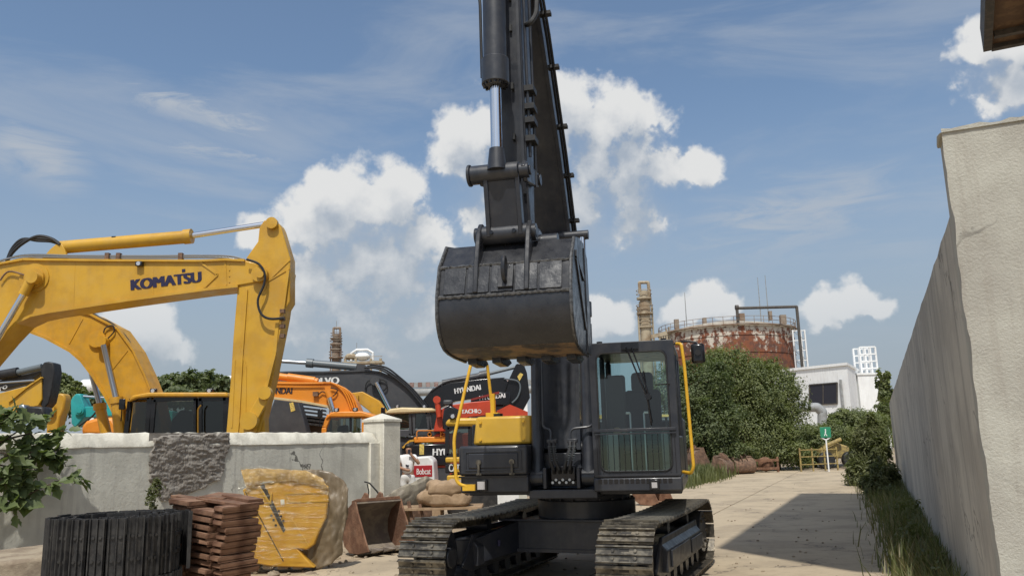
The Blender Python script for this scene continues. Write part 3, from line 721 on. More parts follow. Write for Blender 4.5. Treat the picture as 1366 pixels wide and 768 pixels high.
# yellow tank box above it
yb = U().prism([(-1.24, -.92, 1.70), (-.50, -.92, 1.70), (-.50, -.90, 2.04), (-1.20, -.90, 2.04)], (0, .95, 0)).build('fuel_tank', 'yellow_m', EX, bevel=.03)
for x in (-1.14, -.60):
    for z in (1.76, 1.97):
        U().ring((x, -.925, z), (0, 1, 0), .017, .02, 8).build('bolt', 'yellow_rail', yb)
U().ring((-.98, -.65, 2.055), (0, 0, 1), .06, .05, 16).build('tank_cap', 'gloss_black', yb)
U().box(-1.30, -1.21, -.75, .9, 1.19, 1.95).build('side_cover', 'dark', EX, bevel=.02)
U().box(-1.20, -.52, .0, .94, 1.19, 2.0).build('pump_cover', 'dark', EX, bevel=.03)
# yellow handrails
def arc(pts_, n=6):   # rounded polyline
    P_ = [Vector(p) for p in pts_]; out = [P_[0]]
    for i in range(1, len(P_) - 1):
        a, b, c = P_[i - 1], P_[i], P_[i + 1]; r1 = min(.09, (a - b).length * .45, (c - b).length * .45)
        s0 = b + (a - b).normalized() * r1; s1 = b + (c - b).normalized() * r1
        for k in range(n + 1):
            t = k / n; out.append(s0 * (1 - t) ** 2 + b * 2 * t * (1 - t) + s1 * t * t)
    out.append(P_[-1]); return out
rail = U(); rail.tube(arc([(-1.16, -1.28, 1.215), (-1.34, -1.30, 1.26), (-1.37, -1.28, 1.78), (-1.20, -1.05, 2.72), (-1.14, -.55, 2.76), (-1.08, -.52, 2.06)]), .020, 10)
rail.obox((-1.19, -1.275, 1.215), (.075, 0, 0), (0, .03, 0), (0, 0, .035)); rail.box(-1.16, -1.0, -.58, -.46, 2.04, 2.10); rail.tube([(-1.08, -.52, 2.06), (-1.08, -.52, 2.34)], .034, 8)
rail.build('handrail', 'yellow_rail', EX)
rail = U(); rail.tube(arc([(1.285, -1.05, 2.80), (1.34, -1.1, 2.79), (1.36, -1.12, 2.55), (1.39, -1.18, 1.40), (1.36, -1.15, 1.33), (1.27, -1.0, 1.34)]), .019, 10)
rail.build('handrail', 'yellow_rail', EX)
# --- cab
CX0, CX1, CY0, CY1, CZ0, CZ1 = .28, 1.255, -1.25, .45, 1.19, 2.83
cab = U()
cab.box(CX0, CX1, CY0 + .04, CY1, CZ0, 1.30)                                     # floor
cab.box(CX0, CX1, CY0 + .02, CY1, 2.745, CZ1)                                    # roof
cab.box(CX0, CX0 + .045, CY0 + .06, CY1, 1.30, 1.85)                             # inner side low
cab.box(CX1 - .045, CX1, CY0 + .06, CY1, 1.30, 1.75)
cab.box(CX0, CX1, CY1 - .05, CY1 - .002, 1.30, 1.95)
for x in (CX0, CX1 - .07):
    cab.box(x, x + .07, CY0 + .04, CY0 + .13, 1.30, 2.745)
    cab.box(x, x + .07, CY1 - .12, CY1, 1.30, 2.745)
    cab.box(x + .005, x + .065, -.35, -.25, 1.75, 2.745)
cabo = cab.build('cab', 'dark', EX, bevel=.02)
ff = U()   # front frame with the rounded window openings
def rr(x0, x1, z0, z1, r, n=5):
    o_ = []
    for cx, cz, a0 in ((x1 - r, z0 + r, -90), (x1 - r, z1 - r, 0), (x0 + r, z1 - r, 90), (x0 + r, z0 + r, 180)):
        for k in range(n + 1):
            a = R(a0 + 90 * k / n); o_.append((cx + r * math.cos(a), cz + r * math.sin(a)))
    return o_
def holed(mb_, outer, inner, y0, y1):
    n_ = len(outer); V_ = [(x, y0, z) for x, z in outer] + [(x, y0, z) for x, z in inner] + [(x, y1, z) for x, z in outer] + [(x, y1, z) for x, z in inner]
    F_ = []
    for i in range(n_):
        j = (i + 1) % n_
        F_ += [(i, j, n_ + j, n_ + i), (2 * n_ + j, 2 * n_ + i, 3 * n_ + i, 3 * n_ + j), (i, 2 * n_ + i, 2 * n_ + j, j), (n_ + i, n_ + j, 3 * n_ + j, 3 * n_ + i)]
    mb_.add(V_, F_)
holed(ff, rr(CX0, CX1, 1.30, CZ1, .03), rr(CX0 + .075, CX1 - .085, 1.36, 2.715, .09), CY0, CY0 + .045)
ffo = ff.build('front_frame', 'dark', EX, bevel=.006)
U().add([(x, CY0 + .02, z) for x, z in rr(CX0 + .07, CX1 - .08, 1.82, 2.72, .06)], [tuple(range(24))]).build('windscreen', 'glass', EX)
U().add([(x, CY0 + .004, z) for x, z in rr(CX0 + .07, CX1 - .08, 1.355, 1.815, .05)], [tuple(range(24))]).build('lower_window', 'glass_low', EX)
seal = U(); q = rr(CX0 + .082, CX1 - .092, 1.367, 2.708, .085); seal.tube([(x, CY0 - .004, z) for x, z in q + q[:1]], .010, 6, False); seal.build('window_seal', 'black', EX)
U().box(CX0 + .02, CX1 - .03, CY0 - .022, CY0 - .004, 1.805, 1.84).build('cross_bar', 'dark', EX, bevel=.004)
gd = U().box(CX0 + .03, CX1 - .03, CY0 - .028, CY0 - .006, 1.315, 1.338).box(CX0 + .03, CX1 - .03, CY0 - .028, CY0 - .006, 1.775, 1.792).build('guard_frame', 'dark', EX)
for k in range(15):
    x = CX0 + .05 + k * (CX1 - CX0 - .1) / 14; U().box(x - .0025, x + .0025, CY0 - .020, CY0 - .015, 1.338, 1.775).build('guard_bar', 'gloss_black', gd)
U().box(CX0 - .005, CX1 + .008, CY0 - .03, CY0 + .02, 1.145, 1.298).build('front_skirt', 'dark', EX, bevel=.02)
for k in range(14):
    x = CX0 + .05 + k * .06
    U().box(x, x + .042, CY0 - .034, CY0 - .028, 1.235, 1.285).build('skirt_slot', 'gloss_black', EX)
lh = U().box(.90, 1.01, CY0 - .055, CY0 - .028, 1.16, 1.275).build('lamp_housing', 'gloss_black', EX, bevel=.008)
U().box(.925, .985, CY0 - .062, CY0 - .054, 1.185, 1.245).build('lamp_lens', 'lens', lh)
# wiper, header box
wpz = U(); wpz.box(.66, .86, CY0 - .03, CY0 + .01, 2.74, 2.815); wpz.tube([(.72, CY0 - .035, 2.76), (.93, CY0 - .035, 2.17), (.96, CY0 - .03, 1.90)], .010, 6); wpz.tube([(.78, CY0 - .035, 2.76), (.95, CY0 - .035, 2.20)], .008, 6)
wpz.ring((.94, CY0 - .035, 2.19), (0, 1, 0), .035, .03, 10); wpz.tube([(.90, CY0 - .02, 2.48), (.955, CY0 - .02, 1.87)], .008, 6)
wpz.build('wiper', 'gloss_black', EX)
U().tube([(1.02, CY0 - .01, 2.32), (1.19, CY0 - .01, 2.325)], .006, 6).build('window_handle', 'gloss_black', EX)
# side and rear glass
U().add([(CX1 - .02, CY0 + .13, 1.75), (CX1 - .02, CY1 - .12, 1.75), (CX1 - .02, CY1 - .12, 2.745), (CX1 - .02, CY0 + .13, 2.745)], [(0, 1, 2, 3)]).build('side_window', 'glass', EX)
U().add([(CX0 + .02, CY0 + .13, 1.85), (CX0 + .02, CY1 - .12, 1.85), (CX0 + .02, CY1 - .12, 2.745), (CX0 + .02, CY0 + .13, 2.745)], [(0, 1, 2, 3)]).build('side_window', 'glass', EX)
U().add([(CX0 + .07, CY1 - .03, 1.95), (CX1 - .07, CY1 - .03, 1.95), (CX1 - .07, CY1 - .03, 2.745), (CX0 + .07, CY1 - .03, 2.745)], [(0, 1, 2, 3)]).build('rear_window', 'glass', EX)
st = U().box(.55, 1.03, -.55, -.1, 1.55, 1.70).obox((.79, -.10, 2.0), (.23, 0, 0), (0, .07, .0), (0, .05, .34)).obox((.79, -.03, 2.44), (.14, 0, 0), (0, .055, 0), (0, .015, .13))
sto = st.build('seat', 'seat', EX, bevel=.05)
con = U()
for x in (.45, 1.10):
    con.box(x - .07, x + .07, -.75, -.15, 1.30, 1.78); con.tube([(x, -.68, 1.78), (x, -.72, 1.97)], .018, 8)
con.build('console', 'interior', EX, bevel=.03)
lev = U()
for x in (.70, .86): lev.tube([(x, -1.0, 1.32), (x, -.98, 2.02)], .012, 6); lev.tube([(x - .05 if x < .8 else x + .05, -.98, 2.02), (x, -.98, 2.02)], .015, 6)
lev.build('drive_lever', 'chrome_dull', EX)
U().box(.38, .62, -.62, -.5, 1.79, 2.5).build('monitor_panel', 'interior', EX, bevel=.03)
U().blob((.50, -.66, 1.82), .06, .06, .05).build('joystick_grip', 'sack', EX)
# mirror
mi = U().tube(arc([(1.25, -1.0, 2.80), (1.38, -1.02, 2.83), (1.52, -1.04, 2.80)]), .012, 8).build('mirror_arm', 'gloss_black', EX)
U().box(1.445, 1.60, -1.09, -1.03, 2.56, 2.79).build('mirror', 'gloss_black', mi, bevel=.03)
U().ring((1.522, -1.095, 2.68), (0, 1, 0), .035, .03, 12).build('mirror_clamp', 'black', mi)
for x, y in ((CX0 + .1, -1.0), (CX1 - .12, -1.0)):
    U().ring((x, y, CZ1 + .02), (0, 0, 1), .035, .05, 12).build('roof_knob', 'gloss_black', EX)

# --- boom: a cranked box beam in the plane x = BX
BX = -.22
def strip(mb_, poly, x0, x1): mb_.prism([(x0, y, z) for y, z in poly], (x1 - x0, 0, 0))
bm_ = U()
under = [(-.62, 1.62), (-.52, 2.4), (-.42, 3.2), (-.55, 4.1), (-1.15, 5.2), (-1.95, 6.35), (-2.48, 7.0)]
over = [(-.18, 1.62), (.12, 2.4), (.36, 3.2), (.38, 4.2), (-.35, 5.5), (-1.45, 6.75), (-2.38, 7.28)]
wd = [.46, .46, .46, .45, .42, .38, .34]
V_ = []; F_ = []
for (u, o_, w_) in zip(under, over, wd):
    V_ += [(BX - w_ / 2, u[0], u[1]), (BX + w_ / 2, u[0], u[1]), (BX + w_ / 2, o_[0], o_[1]), (BX - w_ / 2, o_[0], o_[1])]
for i in range(6):
    for k in range(4): F_.append((i * 4 + k, i * 4 + (k + 1) % 4, (i + 1) * 4 + (k + 1) % 4, (i + 1) * 4 + k))
F_ += [(3, 2, 1, 0), (24, 25, 26, 27)]
bm_.add(V_, F_)
boom = bm_.build('boom', 'dark', EX, bevel=.015)
fl = U()
for sx in (-1, 1):
    V_ = []
    for (u, o_, w_) in zip(under, over, wd):
        x = BX + sx * (w_ / 2 + .012)
        V_ += [(x - .022, u[0] - .012, u[1] - .004), (x + .022, u[0] - .012, u[1] - .004), (x + .022, u[0] + .012, u[1] + .004), (x - .022, u[0] + .012, u[1] + .004)]
    fl.add(V_, [f for f in F_])
fl.build('boom_flange', 'dark', boom)
U().cyl((BX - .36, -.40, 1.62), (BX + .36, -.40, 1.62), .10, 20).build('boom_pin', 'dark', EX)
for sx in (-.34, .30):
    br = U(); strip(br, [(-.75, 1.17), (-.05, 1.17), (-.22, 1.72), (-.36, 1.80), (-.52, 1.74)], BX + sx, BX + sx + .05); br.build('boom_bracket', 'dark', EX, bevel=.01)
# hydraulic lines up the boom's right flank
def offpath(path, x, dy=0): return [(x, p[0] + dy, p[1]) for p in path]
mid = [((u[0] * .7 + o_[0] * .3), (u[1] * .7 + o_[1] * .3)) for u, o_ in zip(under, over)]
for k, (dx, dy) in enumerate(((.285, 0), (.325, -.05))):
    U().tube([(BX + dx - .06 * i / 6, p[0] + dy, p[1]) for i, p in enumerate(mid)][2:], .017, 8).build('hydraulic_pipe', 'black', boom)
for i, t in ((2, .9), (3, .35), (3, .8), (4, .25), (4, .75), (5, .3), (5, .8)):
    a, b = mid[i], mid[min(6, i + 1)]; y = a[0] + (b[0] - a[0]) * t; z = a[1] + (b[1] - a[1]) * t; x = BX + .31 - .06 * (i + t) / 6
    U().box(x - .06, x + .075, y - .06, y + .03, z - .02, z + .02).build('pipe_clamp', 'black', boom)
# boom cylinders
for x in (-.42, .19):
    cy = U().tube([(x, -1.02, 1.33), (x, -.98, 1.5), (x, -.80, 3.35)], [.085, .075, .075], 18).tube([(x, -.81, 3.22), (x, -.795, 3.4)], .09, 18).build('boom_cylinder', 'dark', EX)
    U().tube([(x, -.80, 3.38), (x, -.72, 4.3)], .045, 12).build('cylinder_rod', 'chrome', cy)
    U().cyl((x - .075, -1.02, 1.30), (x + .075, -1.02, 1.30), .10, 18).build('cylinder_eye', 'dark', cy)
    U().tube(arc([(x + .09, -.98, 3.1), (x + .09, -1.06, 1.88), (x + .09 + (.1 if x < 0 else -.28), -1.10, 1.86), (x + .09 + (.1 if x < 0 else -.28), -1.12, 1.70)]), .014, 8).build('cylinder_pipe', 'dark', cy)
    U().box(x - .13, x - .085, -1.15, -.8, 1.18, 1.42).box(x + .085, x + .13, -1.15, -.8, 1.18, 1.42).build('cylinder_bracket', 'dark', EX, bevel=.01)
U().cyl((-.50, -.72, 4.28), (.27, -.72, 4.28), .06, 16).build('cylinder_pin', 'dark', boom)
U().box(BX - .3, BX + .3, -.86, -.72, 1.19, 1.58).build('front_bulkhead', 'dark', EX, bevel=.01)
vb = U().box(-.25, .05, -1.12, -.90, 1.26, 1.44).build('valve_block', 'gloss_black', EX, bevel=.02)
for k in range(7):
    U().ring((-.22 + .04 * k, -1.13, 1.25 + .03 * (k % 2)), (0, 1, 0), .016, .04, 8).build('fitting', 'chrome_dull', vb)
for k, x in enumerate((-.24, -.19, .0, .05)):
    h = U(); x2 = -.20 + .065 * k
    h.tube([(x, -1.13, 1.72), (x, -1.16, 1.64), (x - .01 + (x2 - x) * .5, -1.20, 1.50), (x2, -1.18, 1.40), (x2, -1.13, 1.36)], .021, 10)
    ho = h.build('hydraulic_hose', 'black', EX)
    for j in range(7): U().ring((x + (x2 - x) * .06 * j, -1.15 - .007 * j, 1.66 - .026 * j), (0, 0, 1), .0245, .010, 10).build('hose_spiral', 'grey_cyl', ho)
for x in (-.215, .025): U().box(x - .06, x + .06, -1.15, -1.09, 1.70, 1.745).build('hose_clamp', 'dark', EX, bevel=.008)
# --- arm (dipper)
arm = U()
pr = [(-2.86, 4.20), (-2.93, 5.0), (-2.98, 6.0), (-2.95, 7.2), (-2.55, 7.5), (-2.36, 7.0), (-2.40, 6.0), (-2.50, 4.9), (-2.56, 4.1), (-2.55, 3.74), (-2.64, 3.66), (-2.74, 3.72)]
strip(arm, pr, BX - .17, BX + .17); armo = arm.build('arm', 'dark', EX, bevel=.02)
for dx in (-.155, .125): U().prism([(BX + dx, -2.965, 5.0), (BX + dx, -3.01, 6.0), (BX + dx, -2.98, 7.1), (BX + dx, -2.95, 7.1), (BX + dx, -2.97, 6.0), (BX + dx, -2.925, 5.0), (BX + dx, -2.86, 4.2), (BX + dx, -2.89, 4.2)], (.03, 0, 0)).build('arm_flange', 'dark', armo)
for z in (4.75, 5.3, 5.95, 6.3):
    U().box(BX + .05, BX + .075, -3.01, -2.93, z, z + .07).build('pipe_bracket', 'black', armo)
U().tube([(BX + .20, -2.85, 4.6), (BX + .20, -2.92, 5.6), (BX + .19, -2.93, 7.0)], .017, 8).build('arm_pipe', 'dark', armo)
U().tube([(BX + .235, -2.75, 4.3), (BX + .235, -2.80, 5.6), (BX + .22, -2.80, 7.0)], .015, 8).build('arm_pipe', 'dark', armo)
for z in (4.75, 4.95, 5.1, 5.3): U().box(BX + .17, BX + .27, -2.93, -2.75, z, z + .06).build('pipe_clamp', 'black', armo)
U().tube(arc([(BX + .20, -2.9, 6.05), (BX + .27, -3.0, 6.0), (BX + .33, -2.95, 6.12), (BX + .34, -2.8, 6.7)]), .028, 10).build('hydraulic_hose', 'black', armo)
# bucket cylinder on the arm's front
bc = U(); CXb = BX - .05
bc.tube([(CXb, -3.22, 7.0), (CXb, -3.26, 5.42)], .118, 22).build('bucket_cylinder', 'dark', EX)
bco = bpy.data.objects[-1] if False else [o for o in EX.children if o.name.startswith('bucket_cylinder')][-1]
U().tube([(CXb, -3.255, 5.52), (CXb, -3.262, 5.24)], .140, 24).build('cylinder_gland', 'dark', bco, bevel=.01)
for k in range(14):
    a = 2 * math.pi * k / 14; U().ring((CXb + .115 * math.cos(a), -3.263 + .115 * math.sin(a), 5.235), (0, 0, 1), .016, .03, 6).build('bolt', 'gloss_black', bco)
U().tube([(CXb, -3.262, 5.26), (CXb, -3.275, 4.50)], .060, 18).build('cylinder_rod', 'chrome', bco)
U().tube([(CXb, -3.275, 4.56), (CXb, -3.277, 4.34)], [.075, .10], 16).build('rod_eye', 'dark', bco)
U().tube(arc([(CXb - .145, -3.24, 5.35), (CXb - .15, -3.24, 6.2), (CXb - .22, -3.2, 6.6), (CXb - .2, -3.2, 7.0)]), .016, 8).build('cylinder_pipe', 'black', bco)
# bucket linkage
lk = U(); lk.cyl((BX - .33, -3.22, 4.33), (BX + .16, -3.22, 4.33), .095, 22); lk.cyl((BX - .36, -3.22, 4.33), (BX - .33, -3.22, 4.33), .11, 22); lk.cyl((BX + .16, -3.22, 4.33), (BX + .26, -3.22, 4.33), .075, 18); lk.cyl((BX + .26, -3.22, 4.33), (BX + .28, -3.22, 4.33), .05, 14)
lko = lk.build('link_pin', 'dark', EX, bevel=.008)
hl = U()
hl.prism([(BX - .19, -3.26, 4.30), (BX + .13, -3.26, 4.30), (BX + .15, -3.14, 3.74), (BX - .21, -3.14, 3.74)], (0, .12, 0))
hl.cyl((BX - .27, -3.08, 3.74), (BX + .22, -3.08, 3.74), .095, 22); hlo = hl.build('bucket_link', 'dark', EX, bevel=.02)
for sx in (-.20, .12): U().prism([(BX + sx, -3.29, 4.35), (BX + sx, -3.19, 4.35), (BX + sx, -3.05, 3.74), (BX + sx, -3.17, 3.70)], (.045, 0, 0)).build('link_rib', 'dark', hlo, bevel=.008)
for sx in (-.15, .08):
    U().ring((BX + sx, -3.178, 3.745), (0, 1, 0), .022, .02, 8).build('bolt', 'gloss_black', hlo)
for sx in (-.25, .19):
    sl = U(); strip(sl, [(-3.30, 4.36), (-3.22, 4.43), (-2.62, 4.50), (-2.55, 4.42), (-2.62, 4.34), (-3.2, 4.22)], BX + sx, BX + sx + .045); sl.build('side_link', 'dark', EX, bevel=.01)
U().cyl((BX - .28, -2.62, 4.42), (BX + .26, -2.62, 4.42), .06, 16).build('link_pin', 'dark', EX)
U().cyl((BX - .30, -2.63, 3.74), (BX + .42, -2.63, 3.74), .085, 20).build('arm_pin', 'dark', EX)
U().cyl((BX + .22, -3.08, 3.74), (BX + .29, -3.08, 3.74), .055, 16).build('link_pin', 'dark', EX)
# --- bucket
BL, BR = -.865, .41
sh_ = [(-2.46, 3.72), (-2.80, 3.70), (-3.02, 3.66), (-3.26, 3.40), (-3.345, 3.10), (-3.355, 2.98), (-3.345, 2.88), (-3.318, 2.80), (-3.275, 2.73), (-3.215, 2.67), (-3.13, 2.625), (-3.00, 2.598), (-2.78, 2.58), (-2.40, 2.57)]
def offs(poly, d):
    o_ = []
    for i, p in enumerate(poly):
        a = poly[max(0, i - 1)]; b = poly[min(len(poly) - 1, i + 1)]; tx, ty = b[0] - a[0], b[1] - a[1]; L = math.hypot(tx, ty); o_.append((p[0] - ty / L * d, p[1] + tx / L * d))
    return o_
inn = offs(sh_, .03)
bkm = U(); strip(bkm, sh_[:11] + inn[:11][::-1], BL, BR); bk = bkm.build('bucket_shell', 'dark2', EX, smooth=19)
lipm = U(); strip(lipm, sh_[10:] + inn[10:][::-1], BL, BR); lipm.build('bucket_floor', 'rustlip', bk)
for x0 in (BL - .028, BR):
    sp_ = U(); strip(sp_, [(y, z) for y, z in offs(sh_, -.018)] + [(-2.30, 2.80), (-2.32, 3.3)], x0, x0 + .028); sp_.build('bucket_side', 'dark2', bk, bevel=.006)
    sc = U(); strip(sc, [(-2.55, 2.58), (-2.28, 2.58), (-2.26, 3.0), (-2.32, 3.6), (-2.5, 3.68), (-2.48, 3.0)], x0 - .012 if x0 < 0 else x0 + .028, x0 if x0 < 0 else x0 + .04); sc.build('side_cutter', 'dark2', bk, bevel=.004)
ri = U(); strip(ri, [(-3.10, 3.46), (-2.62, 3.30), (-2.62, 3.36), (-3.08, 3.53)], BR + .029, BR + .045); ri.build('side_rib', 'dark2', bk, bevel=.004)
ri = U(); strip(ri, [(-3.10, 3.44), (-2.62, 2.80), (-2.56, 2.86), (-3.02, 3.46)], BR + .0285, BR + .044); ri.build('side_rib', 'dark2', bk, bevel=.004)
def weld(y, z, r_=.017):
    random.seed(int(z * 100)); n_ = 60
    return U().tube([(BL + (BR - BL) * k / n_, y + random.uniform(-.003, .003), z + random.uniform(-.004, .004)) for k in range(n_ + 1)], [r_ * random.uniform(.7, 1.25) for k in range(n_ + 1)], 6)
for y, z in ((-3.262, 3.40), (-3.348, 3.09)): weld(y, z).build('weld_bead', 'weld', bk)
for x0 in (BL - .012, BR + .014):
    random.seed(9); U().tube([(x0, y - .012 + random.uniform(-.004, .004), z + .005) for y, z in sh_[2:11]], .018, 6).build('weld_bead', 'weld', bk)
# wear plates between the two welds
nw = 5; d_ = Vector((0, -3.36 + 3.26, 3.10 - 3.40)); 
for k in range(nw):
    x0 = BL + .05 + k * (BR - BL - .1) / nw; x1 = x0 + (BR - BL - .1) / nw - .022
    nrm = Vector((0, -.962, .273)); a = Vector((0, -3.262, 3.385)); b = Vector((0, -3.341, 3.115))
    U().prism([a + Vector((x0, 0, 0)), a + Vector((x1, 0, 0)), b + Vector((x1, 0, 0)), b + Vector((x0, 0, 0))], nrm * .016).build('wear_plate', 'wear', bk, bevel=.003)
# ears and lifting eye
for sx in (-.30, .20):
    er = U(); strip(er, [(-3.20, 3.76), (-3.10, 3.86), (-2.95, 3.84), (-2.7, 3.86), (-2.55, 3.84), (-2.5, 3.70), (-2.9, 3.60), (-3.25, 3.36), (-3.345, 3.12), (-3.37, 3.12), (-3.31, 3.42)], BX + sx, BX + sx + .05); er.build('bucket_ear', 'dark2', bk, bevel=.01)
    U().ring((BX + sx + .025 + (-.035 if sx < 0 else .035), -3.08, 3.74), (1, 0, 0), .085, .05, 18).build('ear_boss', 'dark2', bk)
ey = U(); ey.obox((BX + .02, -3.325, 3.245), (.075, 0, 0), Vector((0, -.949, .316)) * .018, Vector((0, -.316, -.949)) * .10); ey.build('eye_plate', 'dark2', bk, bevel=.005)
ey = U(); ey.tube([(BX + .02, -3.34 - .055 * math.sin(t) - .035, 3.33 + .11 * math.cos(t)) for t in [k * 2 * math.pi / 16 for k in range(17)]], .022, 8, False); ey.build('lifting_eye', 'dark2', bk)
for k in range(5):
    x = BL + .12 + k * (BR - BL - .24) / 4
    U().prism([(x - .055, -2.60, 2.60), (x - .055, -2.60, 2.52), (x - .04, -2.34, 2.50), (x - .03, -2.20, 2.55), (x - .04, -2.34, 2.61)], (.10, 0, 0)).build('tooth_adapter', 'dark2', bk, bevel=.01)
# small blue mark on the frame
Tk().obox((-.78, -.795, .53), (.03, -.036, 0), (.012, .01, 0), (0, 0, .035)).build('frame_mark', 'navy', EX)

# ================================================================== YARD MACHINES BEHIND THE WALL
def box_px(mb_, x0, y0, x1, y1, Y, th):     # a box whose front face spans the sighted rectangle at depth Y
    a = pt(x0, y1, Y); b = pt(x1, y0, Y); mb_.box(a.x, b.x, Y, Y + th, a.z, b.z); return mb_
def chassis(parent, x, y, L, Wd, mat='track_black', body='grey_boom', top=1.75):
    """crawler tracks and house of a parked machine, long side across the view"""
    for s_ in (-1, 1):
        m_ = MB(); pr_ = []
        for k in range(17): a = R(90 + 180 * k / 16); pr_.append((x - L / 2 + .42 + .42 * math.cos(a), y + s_ * (Wd / 2) - .25, .43 + .42 * math.sin(a)))
        for k in range(17): a = R(270 + 180 * k / 16); pr_.append((x + L / 2 - .42 + .42 * math.cos(a), y + s_ * (Wd / 2) - .25, .43 + .42 * math.sin(a)))
        m_.prism(pr_, (0, .5, 0)); m_.build('track', mat, parent)
    MB().box(x - L * .32, x + L * .32, y - Wd * .35, y + Wd * .35, .45, .98).build('centre_frame', body, parent, bevel=.03)
    MB().box(x - L * .48, x + L * .48, y - Wd * .46, y + Wd * .46, 1.0, top).build('house', body, parent, bevel=.05)
def rod(parent, name, mat, p0, p1, r, seg=12): return MB().cyl(p0, p1, r, seg).build(name, mat, parent)
def edge_strip(pts, Y, th, w):
    m_ = MB()
    for (a, b) in zip(pts[:-1], pts[1:]):
        p, q = pt(a[0], a[1], Y), pt(b[0], b[1], Y); d = (q - p); d.normalize(); nn = Vector((-d.z, 0, d.x)) * w
        m_.prism([p - nn, q - nn, q + nn, p + nn], (0, th, 0))
    return m_
def hose(parent, pts, Y, r, mat='black', dY=None):
    P_ = [pt(x, y, Y + (0 if dY is None else dY[i])) for i, (x, y) in enumerate(pts)]
    # catmull-rom
    out = []
    for i in range(len(P_) - 1):
        p0 = P_[max(0, i - 1)]; p1 = P_[i]; p2 = P_[i + 1]; p3 = P_[min(len(P_) - 1, i + 2)]
        for k in range(5):
            t = k / 5; out.append(.5 * ((2 * p1) + (p2 - p0) * t + (2 * p0 - 5 * p1 + 4 * p2 - p3) * t * t + (3 * p1 - p0 - 3 * p2 + p3) * t ** 3))
    out.append(P_[-1]); return MB().tube(out, r, 6).build('hose', mat, parent)

# ---- large yellow excavator with KOMATSU on its boom
Y0 = 16.0
K1 = thing('excavator', 'yellow excavator with KOMATSU boom reaching right over the wall', 'excavator', (-13.2, 17.2, 0), group=None)
b_top = [(-150, 470), (-95, 395), (-45, 362), (0, 351), (30, 345.5), (60, 346), (150, 347), (266, 347.5), (300, 346), (326, 347)]
b_bot = [(317, 381), (272, 386), (170, 400), (63, 416), (40, 421), (21, 430), (0, 452), (-45, 505), (-85, 575)]
boom = plate(b_top + [(347, 352), (354, 360), (355, 369), (345, 376)] + b_bot + [(-140, 575)], Y0, .52).build('boom', 'yellow_k', K1, bevel=.02)
edge_strip(b_top, Y0 - .05, .62, .022).build('boom_flange', 'yellow_k', boom); edge_strip(b_bot, Y0 - .05, .62, .026).build('boom_flange', 'yellow_k', boom)
edge_strip([(266, 349), (290, 366), (272, 383)], Y0 - .02, .03, .02).build('boom_rib', 'yellow_k', boom); edge_strip([(300, 348), (302, 380)], Y0 - .012, .03, .012).build('boom_rib', 'yellow_k', boom)
MB().ring(pt(46, 371, Y0), (0, 1, 0), .30, .05, 28).ring(pt(46, 371, Y0 - .05), (0, 1, 0), .20, .08, 24).build('pin_boss', 'yellow_k', boom)
MB().ring(pt(347, 366, Y0 - .03), (0, 1, 0), .16, .16, 20).ring(pt(347, 366, Y0 - .13), (0, 1, 0), .075, .06, 14).build('arm_pin', 'yellow_k', boom)
a_left = [(329, 343), (317, 382), (311, 450), (308, 500), (302, 573), (297, 622)]
arm = plate([(344, 322), (346, 303), (352, 294), (364, 292), (372, 298), (375, 304), (387, 344), (387, 402), (377, 418), (372, 455), (365, 500), (347, 573), (334, 622)] + a_left[::-1], Y0 + .03, .40)
armo = arm.build('arm', 'yellow_k', K1, bevel=.02)
edge_strip([(387, 346), (360, 372)], Y0 + .015, .03, .012).build('arm_rib', 'yellow_k', armo); edge_strip([(386, 358), (357, 375), (352, 388)], Y0 + .015, .03, .012).build('arm_rib', 'yellow_k', armo)
edge_strip([(384, 360), (376, 420), (362, 490), (343, 560), (330, 620)], Y0 - .03, .5, .03).build('arm_flange', 'yellow_k', armo)
edge_strip([(329, 386), (323, 470), (318, 560), (312, 620)], Y0 + .0, .04, .018).build('arm_rib', 'yellow_k', armo)
for pp in ([(320, 460), (328, 490), (327, 560)], [(313, 480), (309, 570)], [(323, 480), (318, 570)]): edge_strip(pp, Y0 + .018, .02, .012).build('arm_rib', 'yellow_k', armo)
MB().ring(pt(363, 298, Y0 - .01), (0, 1, 0), .12, .12, 18).build('pin_boss', 'yellow_k', armo)
edge_strip([(371, 418), (366, 470), (352, 525)], Y0 - .05, .10, .035).build('bucket_cylinder', 'yellow_k', armo)
lk = plate([(350, 519), (359, 520), (361, 527), (340, 566), (330, 569), (325, 562), (329, 555)], Y0 - .12, .08).build('bucket_link', 'yellow_k', K1, bevel=.015)
for c_, r_ in (((354, 524), .13), ((333, 561), .17)): MB().ring(pt(c_[0], c_[1], Y0 - .11), (0, 1, 0), r_, .16, 20).build('link_pin', 'yellow_k', lk)
plate([(345, 530), (352, 532), (354, 600), (335, 600)], Y0 + .1, .3).build('lower_link', 'yellow_k', K1, bevel=.02)
cy = rod(K1, 'arm_cylinder', 'yellow_k', pt(82, 330, Y0 + .2), pt(250, 316, Y0 + .2), .135, 20)
MB().cyl(pt(246, 316, Y0 + .2), pt(256, 315, Y0 + .2), .155, 20).build('cylinder_gland', 'yellow_k', cy)
rod(cy, 'cylinder_rod', 'chrome', pt(255, 314.5, Y0 + .2), pt(356, 299, Y0 + .2), .062, 14)
plate([(55, 346), (66, 333), (74, 326), (82, 325), (86, 332), (90, 346)], Y0 + .05, .08).build('cylinder_bracket', 'yellow_k', boom, bevel=.01)
plate([(55, 346), (66, 333), (74, 326), (82, 325), (86, 332), (90, 346)], Y0 + .33, .08).build('cylinder_bracket', 'yellow_k', boom, bevel=.01)
MB().box(*(lambda p: (p.x - .04, p.x + .04, p.y, p.y + .1, p.z - .04, p.z + .08))(pt(151, 320, Y0 + .1))).build('cylinder_clamp', 'black', cy)
